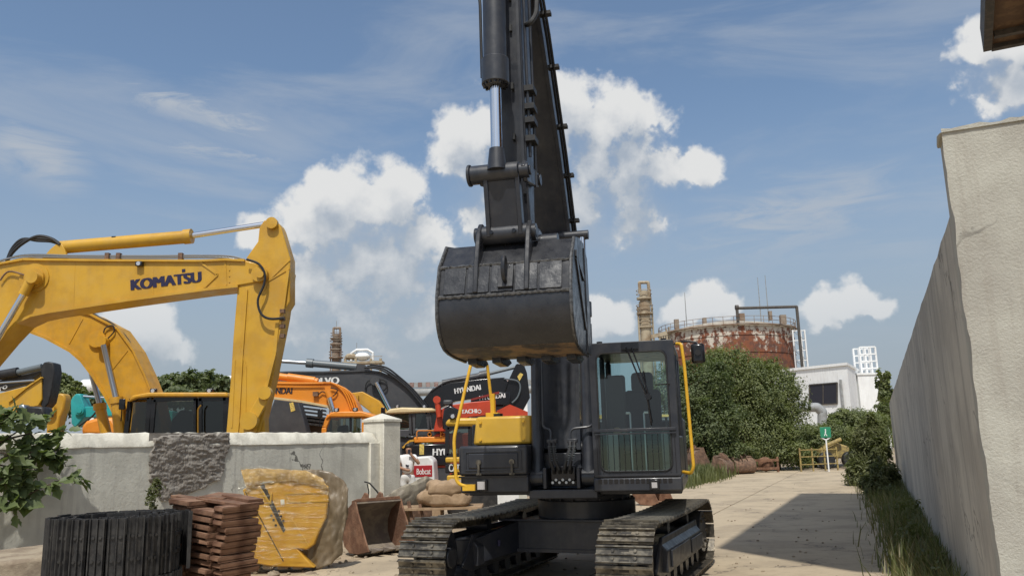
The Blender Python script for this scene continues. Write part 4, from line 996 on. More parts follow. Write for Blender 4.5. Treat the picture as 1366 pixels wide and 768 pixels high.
bc = rod(K1, 'boom_cylinder', 'yellow_k', pt(-60, 540, Y0 - .16), pt(-14, 469, Y0 - .16), .12, 16)
rod(bc, 'cylinder_rod', 'chrome', pt(-14, 469, Y0 - .16), pt(33, 389, Y0 - .16), .062, 14); rod(bc, 'rod_eye', 'yellow_k', pt(31, 393, Y0 - .16), pt(41, 374, Y0 - .16), .095, 14)
MB().ring(pt(46, 371, Y0 - .16), (0, 1, 0), .12, .22, 18).build('boom_pin', 'yellow_k', bc)
for dy in (0, 5): hose(boom, [(-10, 352 + dy), (10, 345 + dy), (40, 340 + dy * .6), (100, 341 + dy * .5), (200, 341.5 + dy * .5), (296, 341 + dy * .5), (326, 346 + dy)], Y0 + .02, .022, 'chrome_dull')
for x in (142, 157, 240): box_px(MB(), x - 3, 337, x + 3, 347, Y0 - .03, .1).build('pipe_clamp', 'rust_dark', boom)
for k in range(3): hose(K1, [(8, 352), (16, 338 - k * 3), (30, 325 - k * 3), (50, 315 + k * 3), (68, 318 + k * 2), (80, 326)], Y0 + .05 + .1 * k, .032)
hose(K1, [(329, 346), (345, 352), (353, 365), (352, 380), (344, 400), (348, 418), (360, 425), (379, 424)], Y0 - .12, .026); hose(K1, [(0, 374), (12, 362), (36, 368)], Y0 - .06, .018, 'rust_dark')
for y in (412, 422, 432, 445): box_px(MB(), 373, y, 379, y + 5, Y0 - .08, .1).build('pipe_clamp', 'rust_dark', armo)
lettering('KOMATSU', pt(176, 387, Y0), pt(268, 376, Y0), .215, 'navy', K1, heavy=.11)
plate([(242.5, 359), (247, 358.5), (247.2, 362.5), (242.7, 363)], Y0 - .008, .006).build('logo_square', 'navy', K1)
chassis(K1, -13.0, 17.0, 4.6, 2.9, body='yellow_k')

# ---- second yellow excavator, cab behind the wall
Y1 = 18.6
K2 = thing('excavator', 'yellow excavator with black framed cab behind the wall mortar patch', 'excavator', (-7.2, 19.6, 0))
t2 = [(-10, 440), (27, 424), (60, 414), (90, 411), (120, 419), (156, 438), (177, 467), (192, 499), (206, 535), (216, 580)]
b2 = [(160, 580), (154, 556), (140, 528), (124, 502), (108, 481), (93, 468), (60, 450), (15, 433)]
boom = plate(t2 + b2, Y1, .55).build('boom', 'yellow_k2', K2, bevel=.02)
edge_strip(t2, Y1 - .04, .63, .022).build('boom_flange', 'yellow_k2', boom); edge_strip(b2, Y1 - .04, .63, .03).build('boom_flange', 'yellow_k2', boom)
edge_strip([(110, 425), (92, 458)], Y1 - .012, .03, .012).build('boom_rib', 'yellow_k2', boom); edge_strip([(170, 467), (150, 492)], Y1 - .012, .03, .012).build('boom_rib', 'yellow_k2', boom)
MB().ring(pt(138, 456, Y1 - .05), (0, 1, 0), .13, .3, 18).ring(pt(130, 452, Y1 - .02), (0, 1, 0), .2, .1, 18).build('boom_pin', 'yellow_k2', boom)
for (x0, y0, x1, y1, x2, y2, dy) in ((138, 460, 155, 532, 160, 580, -.18), (122, 498, 133, 540, 142, 580, .75)):
    c_ = rod(K2, 'boom_cylinder', 'yellow_k2', pt(x1, y1, Y1 + dy), pt(x2, y2, Y1 + dy), .12, 16); rod(c_, 'cylinder_rod', 'chrome_dull', pt(x0, y0, Y1 + dy), pt(x1, y1, Y1 + dy), .062, 12)
    MB().cyl(pt(x1, y1 - 2, Y1 + dy), pt(x1 + .6, y1 + 6, Y1 + dy), .145, 16).build('cylinder_gland', 'yellow_k2', c_)
for k in range(2): hose(K2, [(118, 408), (122, 416 + k), (134, 424 + k), (150, 432 + k), (170, 452 + k), (184, 482), (196, 510)], Y1 + .1 + .15 * k, .028)
hose(K2, [(138, 448), (140, 438), (150, 434), (152, 442), (143, 452)], Y1 - .05, .016)
def window_frame(mb_, pts, Y, w, th):
    for a, b in zip(pts, pts[1:] + pts[:1]):
        mb_.beam(pt(a[0], a[1], Y + th / 2), pt(b[0], b[1], Y + th / 2), w, th, side=(0, 1, 0))
f_ = MB(); window_frame(f_, [(166, 600), (174, 535), (184, 530), (200, 529), (196, 600)], Y1 - .25, .10, .08); window_frame(f_, [(200, 600), (206, 533), (262, 531), (262, 600)], Y1 - .25, .10, .08); window_frame(f_, [(266, 600), (266, 531), (302, 530), (302, 600)], Y1 - .25, .13, .08)
cabo = f_.build('cab_frame', 'gloss_black', K2)
plate([(170, 536), (176, 527), (198, 523), (302, 523), (304, 529), (200, 529), (182, 531)], Y1 - .35, 1.6).build('cab_roof', 'yellow_k2', K2, bevel=.03)
plate([(172, 598), (178, 536), (300, 534), (300, 598)], Y1 - .22, .01).build('cab_window', 'darkglass', K2)
plate([(262, 532), (302, 532), (302, 600), (262, 600)], Y1 - .12, .05).build('cab_panel', 'interior', K2)
plate([(224, 600), (228, 560), (240, 546), (256, 548), (258, 600)], Y1 + .4, .4).build('seat', 'seat', K2, bevel=.05)
chassis(K2, -7.4, 20.1, 4.4, 2.9, body='yellow_k2', top=1.6)

# ---- far left: black-armed excavator, yellow arm tip, teal machine
Y2 = 23.
K3 = thing('excavator', 'yellow excavator with black arm behind the leafy plant at far left', 'excavator', (-15.5, 24, 0))
plate([(-60, 545), (0, 524), (34, 515), (55, 503), (56, 532), (51, 541), (0, 552), (-60, 580)], Y2, .5).build('boom', 'yellow_k', K3, bevel=.02)
edge_strip([(11, 536), (34, 517), (55, 503)], Y2 - .05, .6, .02).build('boom_flange', 'yellow_k', K3)
plate([(54, 490), (58, 483), (64, 482), (71, 484), (72.5, 496), (69, 520), (65, 537), (59, 544), (54, 541), (56, 515)], Y2 + .05, .42).build('arm', 'black', K3, bevel=.03)
plate([(-60, 520), (0, 507), (22, 499), (38, 497), (54, 489), (56, 497), (34, 512), (0, 521)], Y2 + .25, .3).build('arm_head', 'grey_boom', K3, bevel=.03)
c_ = rod(K3, 'arm_cylinder', 'black', pt(-60, 511, Y2 + .1), pt(24, 496, Y2 + .1), .14, 14); rod(c_, 'cylinder_rod', 'grey_cyl', pt(22, 497, Y2 + .1), pt(56, 489, Y2 + .1), .09)
rod(K3, 'hydraulic_pipe', 'chrome_dull', pt(-20, 512, Y2 - .05), pt(46, 507, Y2 - .05), .03)
lettering('ro', pt(0, 521.5, Y2), pt(10.5, 517, Y2), .10, 'white', K3)
plate([(34, 541), (57, 542), (60, 556), (36, 556)], Y2 - .6, .5).build('bucket', 'black', K3, bevel=.06); plate([(24, 539), (32, 539), (35, 550), (30, 556), (24, 553)], Y2 - .65, .3).build('bucket_ear', 'chrome_dull', K3, bevel=.04)
chassis(K3, -15.5, 24.5, 4.4, 2.8, body='yellow_k', top=1.5)
K4 = thing('mini_excavator', 'short rounded yellow arm tip left of the teal machine', 'excavator', (-13.9, 26, 0))
plate([(62, 553), (64, 541), (74, 527), (79, 524), (85, 525), (87, 531), (85, 545), (80, 556), (70, 620), (60, 620)], 25.5, .4).build('arm', 'yellow_k', K4, bevel=.05)
MB().ring(pt(66, 546, 25.45), (0, 1, 0), .2, .2, 16).build('arm_pin', 'yellow_k', K4)
K5 = thing('excavator', 'teal excavator seen behind the yellow boom', 'excavator', (-13.2, 28, 0))
Y5 = 26.5
plate([(94, 534), (97, 529), (101, 525), (107, 525), (108, 529), (112, 540), (113, 545), (112, 556), (104, 566), (100, 570), (95, 565)], Y5, .5).build('arm', 'teal', K5, bevel=.03)
plate([(112, 542), (170, 541), (230, 548), (230, 562), (170, 553), (108, 557)], Y5 + .05, .45).build('boom', 'teal', K5, bevel=.02)
MB().ring(pt(106.5, 547, Y5 - .03), (0, 1, 0), .15, .1, 18).ring(pt(106.5, 547, Y5 - .06), (0, 1, 0), .09, .1, 14).build('arm_pin', 'teal', K5)
rod(K5, 'arm_cylinder', 'chrome_dull', pt(103, 528, Y5 + .2), pt(160, 532, Y5 + .2), .05); plate([(138, 531), (150, 529), (170, 540), (142, 541)], Y5 + .1, .3).build('cylinder_bracket', 'teal', K5)
hose(K5, [(130, 546), (124, 554), (114, 562), (102, 570)], Y5 - .1, .03)
chassis(K5, -9.5, 28.6, 4.4, 2.7, body='teal', top=1.5)
K6 = thing('wheel_loader', 'orange loader hood low behind the wall below the teal boom', 'loader', (-11, 25, 0))
plate([(108, 568), (114, 561), (128, 557), (150, 556), (162, 580), (108, 580)], 25.0, 1.2).build('hood', 'orange', K6, bevel=.1)
box_px(MB(), 104, 580, 164, 640, 25.02, 1.4).build('body', 'orange', K6, bevel=.1)

# ---- orange excavator, HYUNDAI boom
Y7 = 23.
H1 = thing('excavator', 'orange excavator with dark HYUNDAI lettering behind the wall', 'excavator', (-4.7, 24.0, 0))
tt_ = [(330, 512), (363, 509), (412, 510), (441, 510), (455, 516), (466, 525), (474, 537), (481, 553)]
bb_ = [(446, 556), (441, 546), (438, 542), (402, 535), (361, 530), (330, 528)]
boom = plate(tt_ + bb_, Y7, .5).build('boom', 'orange', H1, bevel=.02)
edge_strip(tt_, Y7 - .04, .58, .022).build('boom_flange', 'orange', boom); edge_strip(bb_[1:], Y7 - .04, .58, .03).build('boom_flange', 'cream', boom)
for k in range(4): hose(boom, [(441 + 3 * k, 510 + k), (452 + 3 * k, 516 + k), (461 + 3 * k, 527), (468 + 3.2 * k, 546)], Y7 - .05, .022, 'orange')
hose(boom, [(363, 511), (400, 511.5), (432, 511)], Y7 - .08, .02, 'orange')
c_ = rod(H1, 'arm_cylinder', 'orange', pt(330, 496, Y7 + .2), pt(424, 509, Y7 + .2), .10, 14); MB().cyl(pt(384, 503, Y7 + .2), pt(420, 508, Y7 + .2), .118, 14).build('cylinder_sleeve', 'orange', c_)
c_ = rod(H1, 'boom_cylinder', 'chrome', pt(438, 525, Y7 - .15), pt(446, 553, Y7 - .15), .07); rod(c_, 'rod_eye', 'orange', pt(437, 522, Y7 - .15), pt(440, 530, Y7 - .15), .09)
hose(H1, [(420, 524), (424, 526), (430, 522), (436, 525), (444, 528), (450, 520), (441, 517)], Y7 - .06, .016); box_px(MB(), 417, 522, 424, 528, Y7 - .1, .1).build('hose_bracket', 'rust_dark', H1)
lettering('HYUNDAI', pt(349, 525, Y7), pt(389.5, 525, Y7), .17, 'ink', H1)
plate([(427, 600), (430, 570), (437, 554), (444, 550), (482, 549), (505, 556), (507, 600)], Y7 - .3, .06)
f_ = MB(); window_frame(f_, [(430, 600), (433, 570), (440, 553), (480, 551), (486, 556), (486, 600)], Y7 - .6, .13, .12)
f_.build('cab_frame', 'orange', H1, bevel=.02)
plate([(434, 559), (440, 551), (446, 548.5), (482, 548), (504, 555), (504, 560), (486, 556), (440, 556)], Y7 - .65, 1.5).build('cab_roof', 'orange', H1, bevel=.04)
plate([(486, 556), (506, 558), (506, 600), (486, 600)], Y7 - .5, .1).build('cab_post', 'orange', H1); plate([(490, 561), (503, 561), (503, 578), (490, 578)], Y7 - .52, .02).build('cab_window', 'darkglass', H1)
plate([(433, 598), (441, 557), (481, 555), (481, 598)], Y7 - .56, .01).build('cab_window', 'darkglass', H1)
plate([(466, 556), (469, 556), (469, 600), (466, 600)], Y7 - .58, .05).build('cab_bar', 'gloss_black', H1); plate([(448, 600), (450, 568), (462, 566), (464, 600)], Y7, .35).build('seat', 'seat', H1, bevel=.05)
chassis(H1, -5.75, 24.4, 3.6, 2.7, body='orange', top=1.55)

# ---- charcoal excavator with VOLVO lettering
Y8 = 29.
V1 = thing('excavator', 'large charcoal excavator boom with white VOLVO lettering behind the orange one', 'excavator', (-4.0, 31, 0))
tt_ = [(352, 498), (382, 496), (431, 496), (487, 494), (506, 496), (526, 504), (545, 519), (567, 545)]
bb_ = [(560, 570), (505, 570), (500, 552), (478, 530), (455, 520), (400, 512), (352, 512)]
boom = plate(tt_ + bb_, Y8, .6).build('boom', 'grey_boom', V1, bevel=.02)
edge_strip(tt_, Y8 - .05, .7, .03).build('boom_flange', 'grey_boom', boom)
for k in range(3): hose(boom, [(486 + 4 * k, 490 - 2 * k), (505 + 5 * k, 492 - k), (524 + 4 * k, 502), (546 + 3 * k, 520), (564 + 3 * k, 542)], Y8 - .1 + .2 * k, .035)
c_ = rod(V1, 'arm_cylinder', 'grey_cyl', pt(412, 484, Y8 + .2), pt(476, 489.5, Y8 + .2), .13, 16); MB().cyl(pt(409, 483.7, Y8 + .2), pt(418, 484.5, Y8 + .2), .165, 16).build('cylinder_gland', 'grey_cyl', c_); rod(c_, 'cylinder_rod', 'chrome_dull', pt(352, 480, Y8 + .2), pt(410, 484, Y8 + .2), .07)
plate([(472, 493), (476, 485), (486, 486), (494, 494)], Y8 + .1, .4).build('cylinder_bracket', 'grey_boom', boom)
c_ = rod(V1, 'boom_cylinder', 'chrome', pt(502, 510, Y8 - .2), pt(521, 548, Y8 - .2), .075); MB().ring(pt(501, 508, Y8 - .1), (0, 1, 0), .16, .3, 14).build('boom_pin', 'grey_boom', c_)
hose(boom, [(487, 520), (489, 510), (496, 506), (505, 505), (514, 508), (516, 516), (510, 522)], Y8 - .08, .022)
lettering('VOLVO', pt(408, 513.5, Y8), pt(452, 511.5, Y8), .24, 'white', V1, heavy=.08)
plate([(366, 532), (398, 535), (411, 580), (350, 580), (356, 560)], Y8 - 4.0, .5).build('arm', 'grey_boom', V1, bevel=.03)
plate([(386, 537), (391, 536), (394, 547), (388, 549)], Y8 - 4.012, .01).build('sticker', 'sticker', V1)
for k in range(6): plate([(400, 537 + k * 5), (432, 541 + k * 5), (434, 544 + k * 5), (401, 540 + k * 5)], Y8 - 3.4 - .02 * k, .25).build('track_pad', 'track_black', V1)
plate([(405, 555), (436, 556), (436, 590), (405, 590)], Y8 - 3.2, .8).build('engine_cover', 'grey_boom', V1, bevel=.05)
chassis(V1, -3.0, 31, 4.8, 3., body='grey_boom', top=1.6)
L1 = thing('boom_section', 'short ochre yellow boom slanting between orange and charcoal booms', 'excavator boom', (-5.3, 28, 0))
plate([(468, 524), (483, 522), (505, 534), (516, 549), (516, 570), (500, 570), (495, 550), (481, 539), (468, 535)], 27.2, .4).build('boom', 'yellow_k2', L1, bevel=.02)
plate([(470, 548), (474, 527), (478, 527), (476, 548)], 27.1, .3).build('strut', 'yellow_k2', L1)

# ---- orange and black excavator with HYU on its counterweight
Y9 = 26.4
H2 = thing('excavator', 'excavator with cream cab roof, orange stripe and HYUNDAI counterweight beside the post', 'excavator', (-2.9, 24, 0))
f_ = MB(); window_frame(f_, [(512, 580), (516, 551), (548, 549), (548, 580)], Y9, .10, .1); window_frame(f_, [(552, 580), (552, 549), (570, 550), (574, 580)], Y9, .10, .1); window_frame(f_, [(575, 582), (574, 551), (585, 552), (592, 570)], Y9, .07, .1)
f_.build('cab_frame', 'grey_boom', H2)
plate([(512, 551), (520, 545), (536, 543), (578, 544), (581, 549), (560, 550), (518, 552)], Y9 - .1, 1.4).build('cab_roof', 'cream', H2, bevel=.05)
plate([(513, 580), (517, 551), (584, 550), (590, 580)], Y9 + .06, .01).build('cab_window', 'darkglass', H2)
box_px(MB(), 512, 571, 592, 582, Y9 + .02, 1.2).build('side_panel', 'grey_boom', H2, bevel=.03)
box_px(MB(), 500, 582, 555, 640, Y9 + .1, 1.5).build('house', 'grey_boom', H2, bevel=.03)
box_px(MB(), 552, 581.5, 597, 590.5, Y9 - .06, 1.4).build('hood_stripe', 'orange', H2, bevel=.03)
cw = box_px(MB(), 536, 591, 600, 622, Y9 - .10, 1.6).build('counterweight', 'gloss_black', H2, bevel=.05)
box_px(MB(), 536, 623, 600, 652, Y9 - .02, 1.5).build('counterweight_skirt', 'grey_boom', H2, bevel=.03)
box_px(MB(), 559.5, 592, 565.5, 606, Y9 - .115, .01).build('sticker', 'sticker', cw)
lettering('HYUNDAI', pt(577.5, 607, Y9 - .1), pt(625, 607, Y9 - .1), .21, 'white', H2)
for x in (573, 590): MB().tube([pt(x + 2.4 * math.cos(k * math.pi / 6), 579 - 2.4 * math.sin(k * math.pi / 6), Y9 - .03) for k in range(13)], .015, 6).build('lifting_loop', 'orange', H2)
edge_strip([(537, 597), (546, 588), (552, 587)], Y9 - .15, .06, .03).build('step_rail', 'yellow_k2', H2)
for s_ in (0, 1): box_px(MB(), 505, 640, 620, 672, Y9 + .2 + s_ * 1.6, .5).build('track', 'track_black', H2, bevel=.15)

# ---- black HYUNDAI boom further back, red HITACHI boom, dark red boom
Y10 = 29.5
H3 = thing('excavator', 'black excavator boom with white HYUNDAI lettering behind the yellow handrail', 'excavator', (-2.0, 31, 0))
tt_ = [(556, 575), (561, 537), (577, 518), (602, 510), (644, 505), (673, 503), (678, 510)]
plate(tt_ + [(674, 522), (662, 529), (640, 530), (607, 535), (585, 545), (580, 575)], Y10, .5).build('boom', 'gloss_black', H3, bevel=.02)
plate([(683, 497), (688, 486), (692, 484), (699, 486), (703, 497), (707, 530), (693, 556), (666, 556), (672, 520)], Y10 + .05, .4).build('arm', 'gloss_black', H3, bevel=.02)
c_ = rod(H3, 'arm_cylinder', 'grey_boom', pt(590, 511, Y10 + .2), pt(646, 500, Y10 + .2), .12, 14); rod(c_, 'cylinder_rod', 'grey_cyl', pt(644, 500.5, Y10 + .2), pt(690, 489, Y10 + .2), .06)
MB().cyl(pt(640, 501, Y10 + .2), pt(650, 499, Y10 + .2), .16, 14).build('cylinder_gland', 'grey_boom', c_)
plate([(690, 502), (694, 497), (698, 499), (693, 508)], Y10 + .035, .012).build('sticker', 'sticker', H3)
hose(H3, [(672, 505), (690, 508), (694, 518), (690, 530), (683, 537)], Y10 - .02, .03, 'grey_cyl'); hose(H3, [(575, 522), (590, 512), (600, 508), (618, 505)], Y10, .035)
lettering('HYUNDAI', pt(607, 525, Y10), pt(641.5, 519.5, Y10), .19, 'white', H3)
chassis(H3, -2.6, 31, 4.4, 2.8, body='grey_boom', top=1.6)
H4 = thing('excavator', 'dark red trimmed excavator boom with half hidden HYUNDAI lettering under the black boom', 'excavator', (-1.2, 28.6, 0))
plate([(628, 533), (666, 523), (680, 523), (680, 540), (628, 540)], 28.3, .4).build('boom', 'gloss_black', H4, bevel=.02); edge_strip([(628, 533), (666, 523)], 28.25, .5, .035).build('boom_flange', 'darkred', H4)
lettering('HYUNDAI', pt(640, 533.5, 28.3), pt(674, 530, 28.3), .15, 'white', H4)
box_px(MB(), 630, 540, 672, 660, 28.4, 1.5).build('house', 'grey_boom', H4, bevel=.05)
Y11 = 26.2
T1 = thing('excavator', 'red excavator with white HITACHI lettering left of the yellow handrail', 'excavator', (-1.7, 27, 0))
plate([(578, 575), (584, 548), (600, 540), (628, 536), (661, 533), (661, 552), (625, 556), (600, 575)], Y11, .45).build('boom', 'red', T1, bevel=.02)
lettering('HITACHI', pt(609, 552, Y11), pt(636, 550.5, Y11), .13, 'white', T1)
MB().tube([pt(639.5 + 2.2 * math.cos(a), 548.5 + 2.2 * math.sin(a), Y11 - .004) for a in [k * math.pi / 8 for k in range(17)]], .012, 5, False).build('emblem', 'white', T1)
plate([(590, 560), (592, 546), (600, 540), (612, 546), (614, 572), (590, 572)], Y11 - .3, .25).build('hose_bundle', 'gloss_black', T1, bevel=.05)
box_px(MB(), 591, 533, 603, 540, Y11 - .2, .4).build('work_lamp', 'grey_boom', T1, bevel=.04)
rod(T1, 'boom_cylinder', 'red', pt(583, 533, Y11 - .1), pt(586, 556, Y11 - .1), .09); MB().ring(pt(583, 533, Y11 - .1), (0, 1, 0), .12, .2, 12).build('cylinder_eye', 'red', T1)
plate([(662, 548), (680, 539), (704, 549), (704, 556), (662, 556)], Y11 + .5, .4).build('arm', 'red', T1)
box_px(MB(), 578, 575, 690, 640, Y11 + .2, 1.6).build('house', 'red', T1, bevel=.05); box_px(MB(), 575, 640, 690, 668, Y11, 2.2).build('track', 'track_black', T1, bevel=.2)

# ---- small yellow excavator with CAT on its side, behind the tool box
Y12 = 17.5
C1 = thing('excavator', 'small yellow excavator with CAT lettering just behind the tool box', 'excavator', (-1.2, 18.6, 0))
plate([(593, 566), (597, 559), (606, 557), (660, 557), (660, 568), (597, 568)], Y12, 1.3).build('cab_roof', 'yellow_m', C1, bevel=.05)
f_ = MB(); window_frame(f_, [(596, 607), (597, 570), (627, 569), (627, 607)], Y12 + .05, .08, .1); f_.build('cab_frame', 'gloss_black', C1)
plate([(597, 606), (598, 570), (640, 569), (640, 606)], Y12 + .12, .01).build('cab_window', 'darkglass', C1)
plate([(628, 569), (632, 569), (632, 607), (628, 607)], Y12 + .3, .1).build('cab_post', 'gloss_black', C1)
box_px(MB(), 594, 608, 660, 617, Y12 - .03, 1.3).build('hood', 'yellow_m', C1, bevel=.03); box_px(MB(), 594, 617.5, 660, 631, Y12, 1.3).build('counterweight', 'gloss_black', C1, bevel=.02); box_px(MB(), 596, 632, 660, 645, Y12 - .02, 1.3).build('skirt', 'yellow_m', C1, bevel=.03)
lettering('CAT', pt(599, 628.5, Y12), pt(613, 628.5, Y12), .15, 'white', C1, heavy=.03)
plate([(609, 629), (613, 629), (611, 624)], Y12 - .011, .004).build('emblem', 'yellow_m', C1)
box_px(MB(), 596, 646, 690, 690, Y12 + .1, .4).build('track', 'track_black', C1, bevel=.12); box_px(MB(), 596, 646, 690, 690, Y12 + .9, .4).build('track', 'track_black', C1, bevel=.12)

# small fittings on the parked machines: mirrors, lamps, handrails, wipers, bolts
def fit(parent, x, y, Y):
    q = pt(x, y, Y); m_ = MB().tube([(q.x, q.y, q.z - .35), (q.x, q.y, q.z)], .014, 6).build('mirror_arm', 'gloss_black', parent); MB().box(q.x - .07, q.x + .07, q.y - .03, q.y + .02, q.z - .1, q.z + .14).build('mirror', 'gloss_black', m_, bevel=.02)
def lamp(parent, x, y, Y):
    q = pt(x, y, Y); m_ = MB().box(q.x - .07, q.x + .07, q.y - .05, q.y + .05, q.z - .05, q.z + .05).build('work_lamp', 'gloss_black', parent, bevel=.015); MB().ring((q.x, q.y - .052, q.z), (0, 1, 0), .042, .012, 12).build('lamp_lens', 'lens', m_)
def rail_px(parent, pts, Y, mat='gloss_black'): MB().tube(arc([pt(x, y, Y) for x, y in pts]), .018, 6).build('handrail', mat, parent)
fit(H1, 427, 552, Y7 - .7); lamp(H1, 449, 546.5, Y7 - .6); lamp(H1, 474, 546, Y7 - .6); rail_px(H1, [(489, 580), (489, 563), (503, 563), (503, 580)], Y7 - .62)
fit(H2, 511, 549, Y9 - .1); lamp(H2, 530, 542, Y9); lamp(H2, 566, 542, Y9); rail_px(H2, [(556, 582), (556, 574), (588, 574), (588, 582)], Y9 - .1, 'orange'); rail_px(H2, [(550, 580), (549, 553)], Y9 - .05)
fit(K2, 163, 540, Y1 - .4); lamp(K2, 205, 521, Y1 - .2); lamp(K2, 280, 521, Y1 - .2); rail_px(K2, [(264, 577), (264, 545), (268, 540)], Y1 - .42, 'yellow_k2')
lamp(C1, 604, 555, Y12); rail_px(C1, [(633, 600), (633, 572), (640, 570)], Y12 - .05, 'yellow_rail'); lamp(K1, 186, 352, Y0 - .05)
for x, y in ((37, 366), (55, 366), (37, 377), (55, 377), (46, 361), (46, 381)): MB().ring(pt(x, y, Y0 - .03), (0, 1, 0), .018, .02, 6).build('bolt', 'yellow_k', K1)
for x, y in ((300, 352), (300, 360), (300, 368), (300, 376)): MB().ring(pt(x + 6, y, Y0 - .006), (0, 1, 0), .014, .014, 6).build('bolt', 'yellow_k', K1)
for x0, y0, x1, y1 in ((100, 347, 98, 409), (205, 348, 204, 394)): edge_strip([(x0, y0), (x1, y1)], Y0 - .004, .02, .006).build('weld_seam', 'yellow_k', K1)

# ---- white compact loader with the red Bobcat panel
Y13 = 24.6
L2 = thing('compact_loader', 'white compact loader with red Bobcat panel behind the man', 'loader', (-2.6, 25.4, 0))
plate([(548, 656), (550, 614), (556, 609), (572, 608), (578, 614), (580, 640), (577, 656)], Y13, 1.2).build('body', 'white', L2, bevel=.05)
box_px(MB(), 551, 620, 576.5, 636, Y13 - .015, .05).build('side_panel', 'redpanel', L2, bevel=.008)
lettering('Bobcat', pt(556, 632.5, Y13 - .015), pt(574.5, 632, Y13 - .015), .17, 'white', L2, heavy=.015)
box_px(MB(), 540, 609, 549, 640, Y13 + .1, .9).build('engine_cover', 'white', L2, bevel=.05)
for x in (548, 572): MB().ring(pt(x, 658, Y13 + .1), (0, 1, 0), .28, .3, 20).build('wheel', 'black', L2, bevel=.04)

# ================================================================== YARD ITEMS IN FRONT OF THE WALL
# ---- rolled-up track chain, standing on another roll
random.seed(21)
rsm = slotted(shoe_mesh(.60, .172), 'rolled_shoe', 'track_black')
rs = shoe_mesh(.50, .172); rsm2 = rs.mesh('rolled_shoe_low'); rsm2.materials.append(MT['track_black'])
RC = pt(158, 690, 9.15); RC = Vector((RC.x, 9.15, 0))
def spiral(parent, me, cx, cy, zc_, r0, r1, turns, tilt=0.):
    th = random.uniform(0, 1); r_ = r0; tot = 0
    while tot < turns * 2 * math.pi:
        rad = r0 + (r1 - r0) * tot / (turns * 2 * math.pi)
        o_ = Vector((cx + rad * math.cos(th), cy + rad * math.sin(th), zc_ + random.uniform(-.008, .008)))
        nr = Vector((math.cos(th), math.sin(th), 0)); tg = Vector((-math.sin(th), math.cos(th), 0))
        inst('track_shoe', me, parent, frame(o_, Vector((0, 0, 1)), nr.cross(Vector((0, 0, 1))), nr)); d = .178 / rad; th += d; tot += d
RB = thing('rolled_track', 'lower black roll of track chain underneath, mostly hidden', 'track roll', (RC.x - .10, RC.y, 0))
MB().cyl((RC.x - .10, RC.y, .02), (RC.x - .10, RC.y, .40), .66, 30).build('chain_core', 'track_black', RB)
spiral(RB, rsm2, RC.x - .10, RC.y, .20, .73, .72, 1.0)
RT = thing('rolled_track', 'black steel track chain coiled into an upright roll before the wall', 'track roll', (RC.x, RC.y, .46))
for zz in (.66, .84):
  m_ = MB(); t_ = 0.
  for k in range(150):
    rad = .63 - .40 * k / 150; t2 = t_ + .11 / rad
    p, q = Vector((RC.x + rad * math.cos(t_), RC.y + rad * math.sin(t_), 0)), Vector((RC.x + rad * math.cos(t2), RC.y + rad * math.sin(t2), 0))
    m_.tube([p + Vector((0, 0, zz)), q + Vector((0, 0, zz))], .026, 5) if k == 0 else m_.beam(p + Vector((0, 0, zz)), q + Vector((0, 0, zz)), .05, .04)
    t_ = t2
  m_.build('chain_links', 'track_black', RT)
spiral(RT, rsm, RC.x, RC.y, .755, .715, .30, 3.4)
# ---- stained stone block at the bottom left
SB = thing('stone_block', 'stained tan stone block at the bottom left corner below the plant', 'stone', tuple(gnd(20, 768)))
random.seed(4)
q = [pt(-60, 735, 9.3), pt(74, 716, 9.9), pt(70, 720, 9.4), pt(62, 738, 8.9), pt(-60, 760, 8.6)]
zt = [.66, .70, .68, .66, .62]
MB().add([Vector((p.x, p.y, z)) for p, z in zip(q, zt)] + [Vector((p.x - .05, p.y, -.1)) for p in q], [(0, 1, 2, 3, 4), (9, 8, 7, 6, 5)] + [(i, (i + 1) % 5, 5 + (i + 1) % 5, 5 + i) for i in range(5)]).build('stone_body', 'stone', SB, bevel=.04)
# ---- rusty stack of track plates
random.seed(12)
SC = pt(283, 700, 9.9); SC = Vector((SC.x, SC.y, 0)); yaw = R(-28)
MS = Matrix.Translation(SC) @ Matrix.Rotation(yaw, 4, 'Z') @ Matrix.Rotation(R(6), 4, 'Y')
ST = thing('plate_stack', 'tall stack of red brown rusty track plates beside the rolled track', 'plate stack', tuple(SC))
def rp(w, d, h):
    m_ = MB(); m_.box(-w / 2, w / 2, -d / 2, d / 2, h * .30, h); m_.box(-w / 2, -w / 2 + .03, -d / 2 + .01, d / 2, 0, h * .30); m_.box(w / 2 - .03, w / 2, -d / 2 + .01, d / 2, 0, h * .30)
    me = m_.mesh('plate', smooth=0); bm = bmesh.new(); bm.from_mesh(me)
    bmesh.ops.bevel(bm, geom=bm.edges[:], offset=.007, segments=2, affect='EDGES')
    for v in bm.verts: v.co += Vector((random.uniform(-.003, .003), random.uniform(-.004, .004), random.uniform(-.003, .003))) + Vector((0, 0, .006 * mnoise.noise(Vector((v.co.x * 6, v.co.y * 6, random.random() * .2 + w * 9)))))
    bm.to_mesh(me); bm.free(); me.shade_smooth(); me.set_sharp_from_angle(angle=R(50)); me.materials.append(MT['rust']); return me
PMS = [rp(.33 + random.uniform(-.02, .01), .60, .072) for _ in range(4)]; PM3 = [rp(.15, .55, .070) for _ in range(2)]
pm = PMS; pm3 = PM3
for k in range(15):
    for cx, me_ in ((-.30, pm), (.06, pm), (.33, pm3)):
        if cx == .06 and k >= 14: continue
        inst('plate', random.choice(me_), ST, MS @ Matrix.Translation((cx + random.uniform(-.02, .02) + .012 * math.sin(k * .9 + cx * 9), random.uniform(-.045, .045), -.03 + k * .078)) @ Matrix.Rotation(random.uniform(-.035, .035), 4, 'Z') @ Matrix.Rotation(random.uniform(-.02, .02), 4, 'X'))
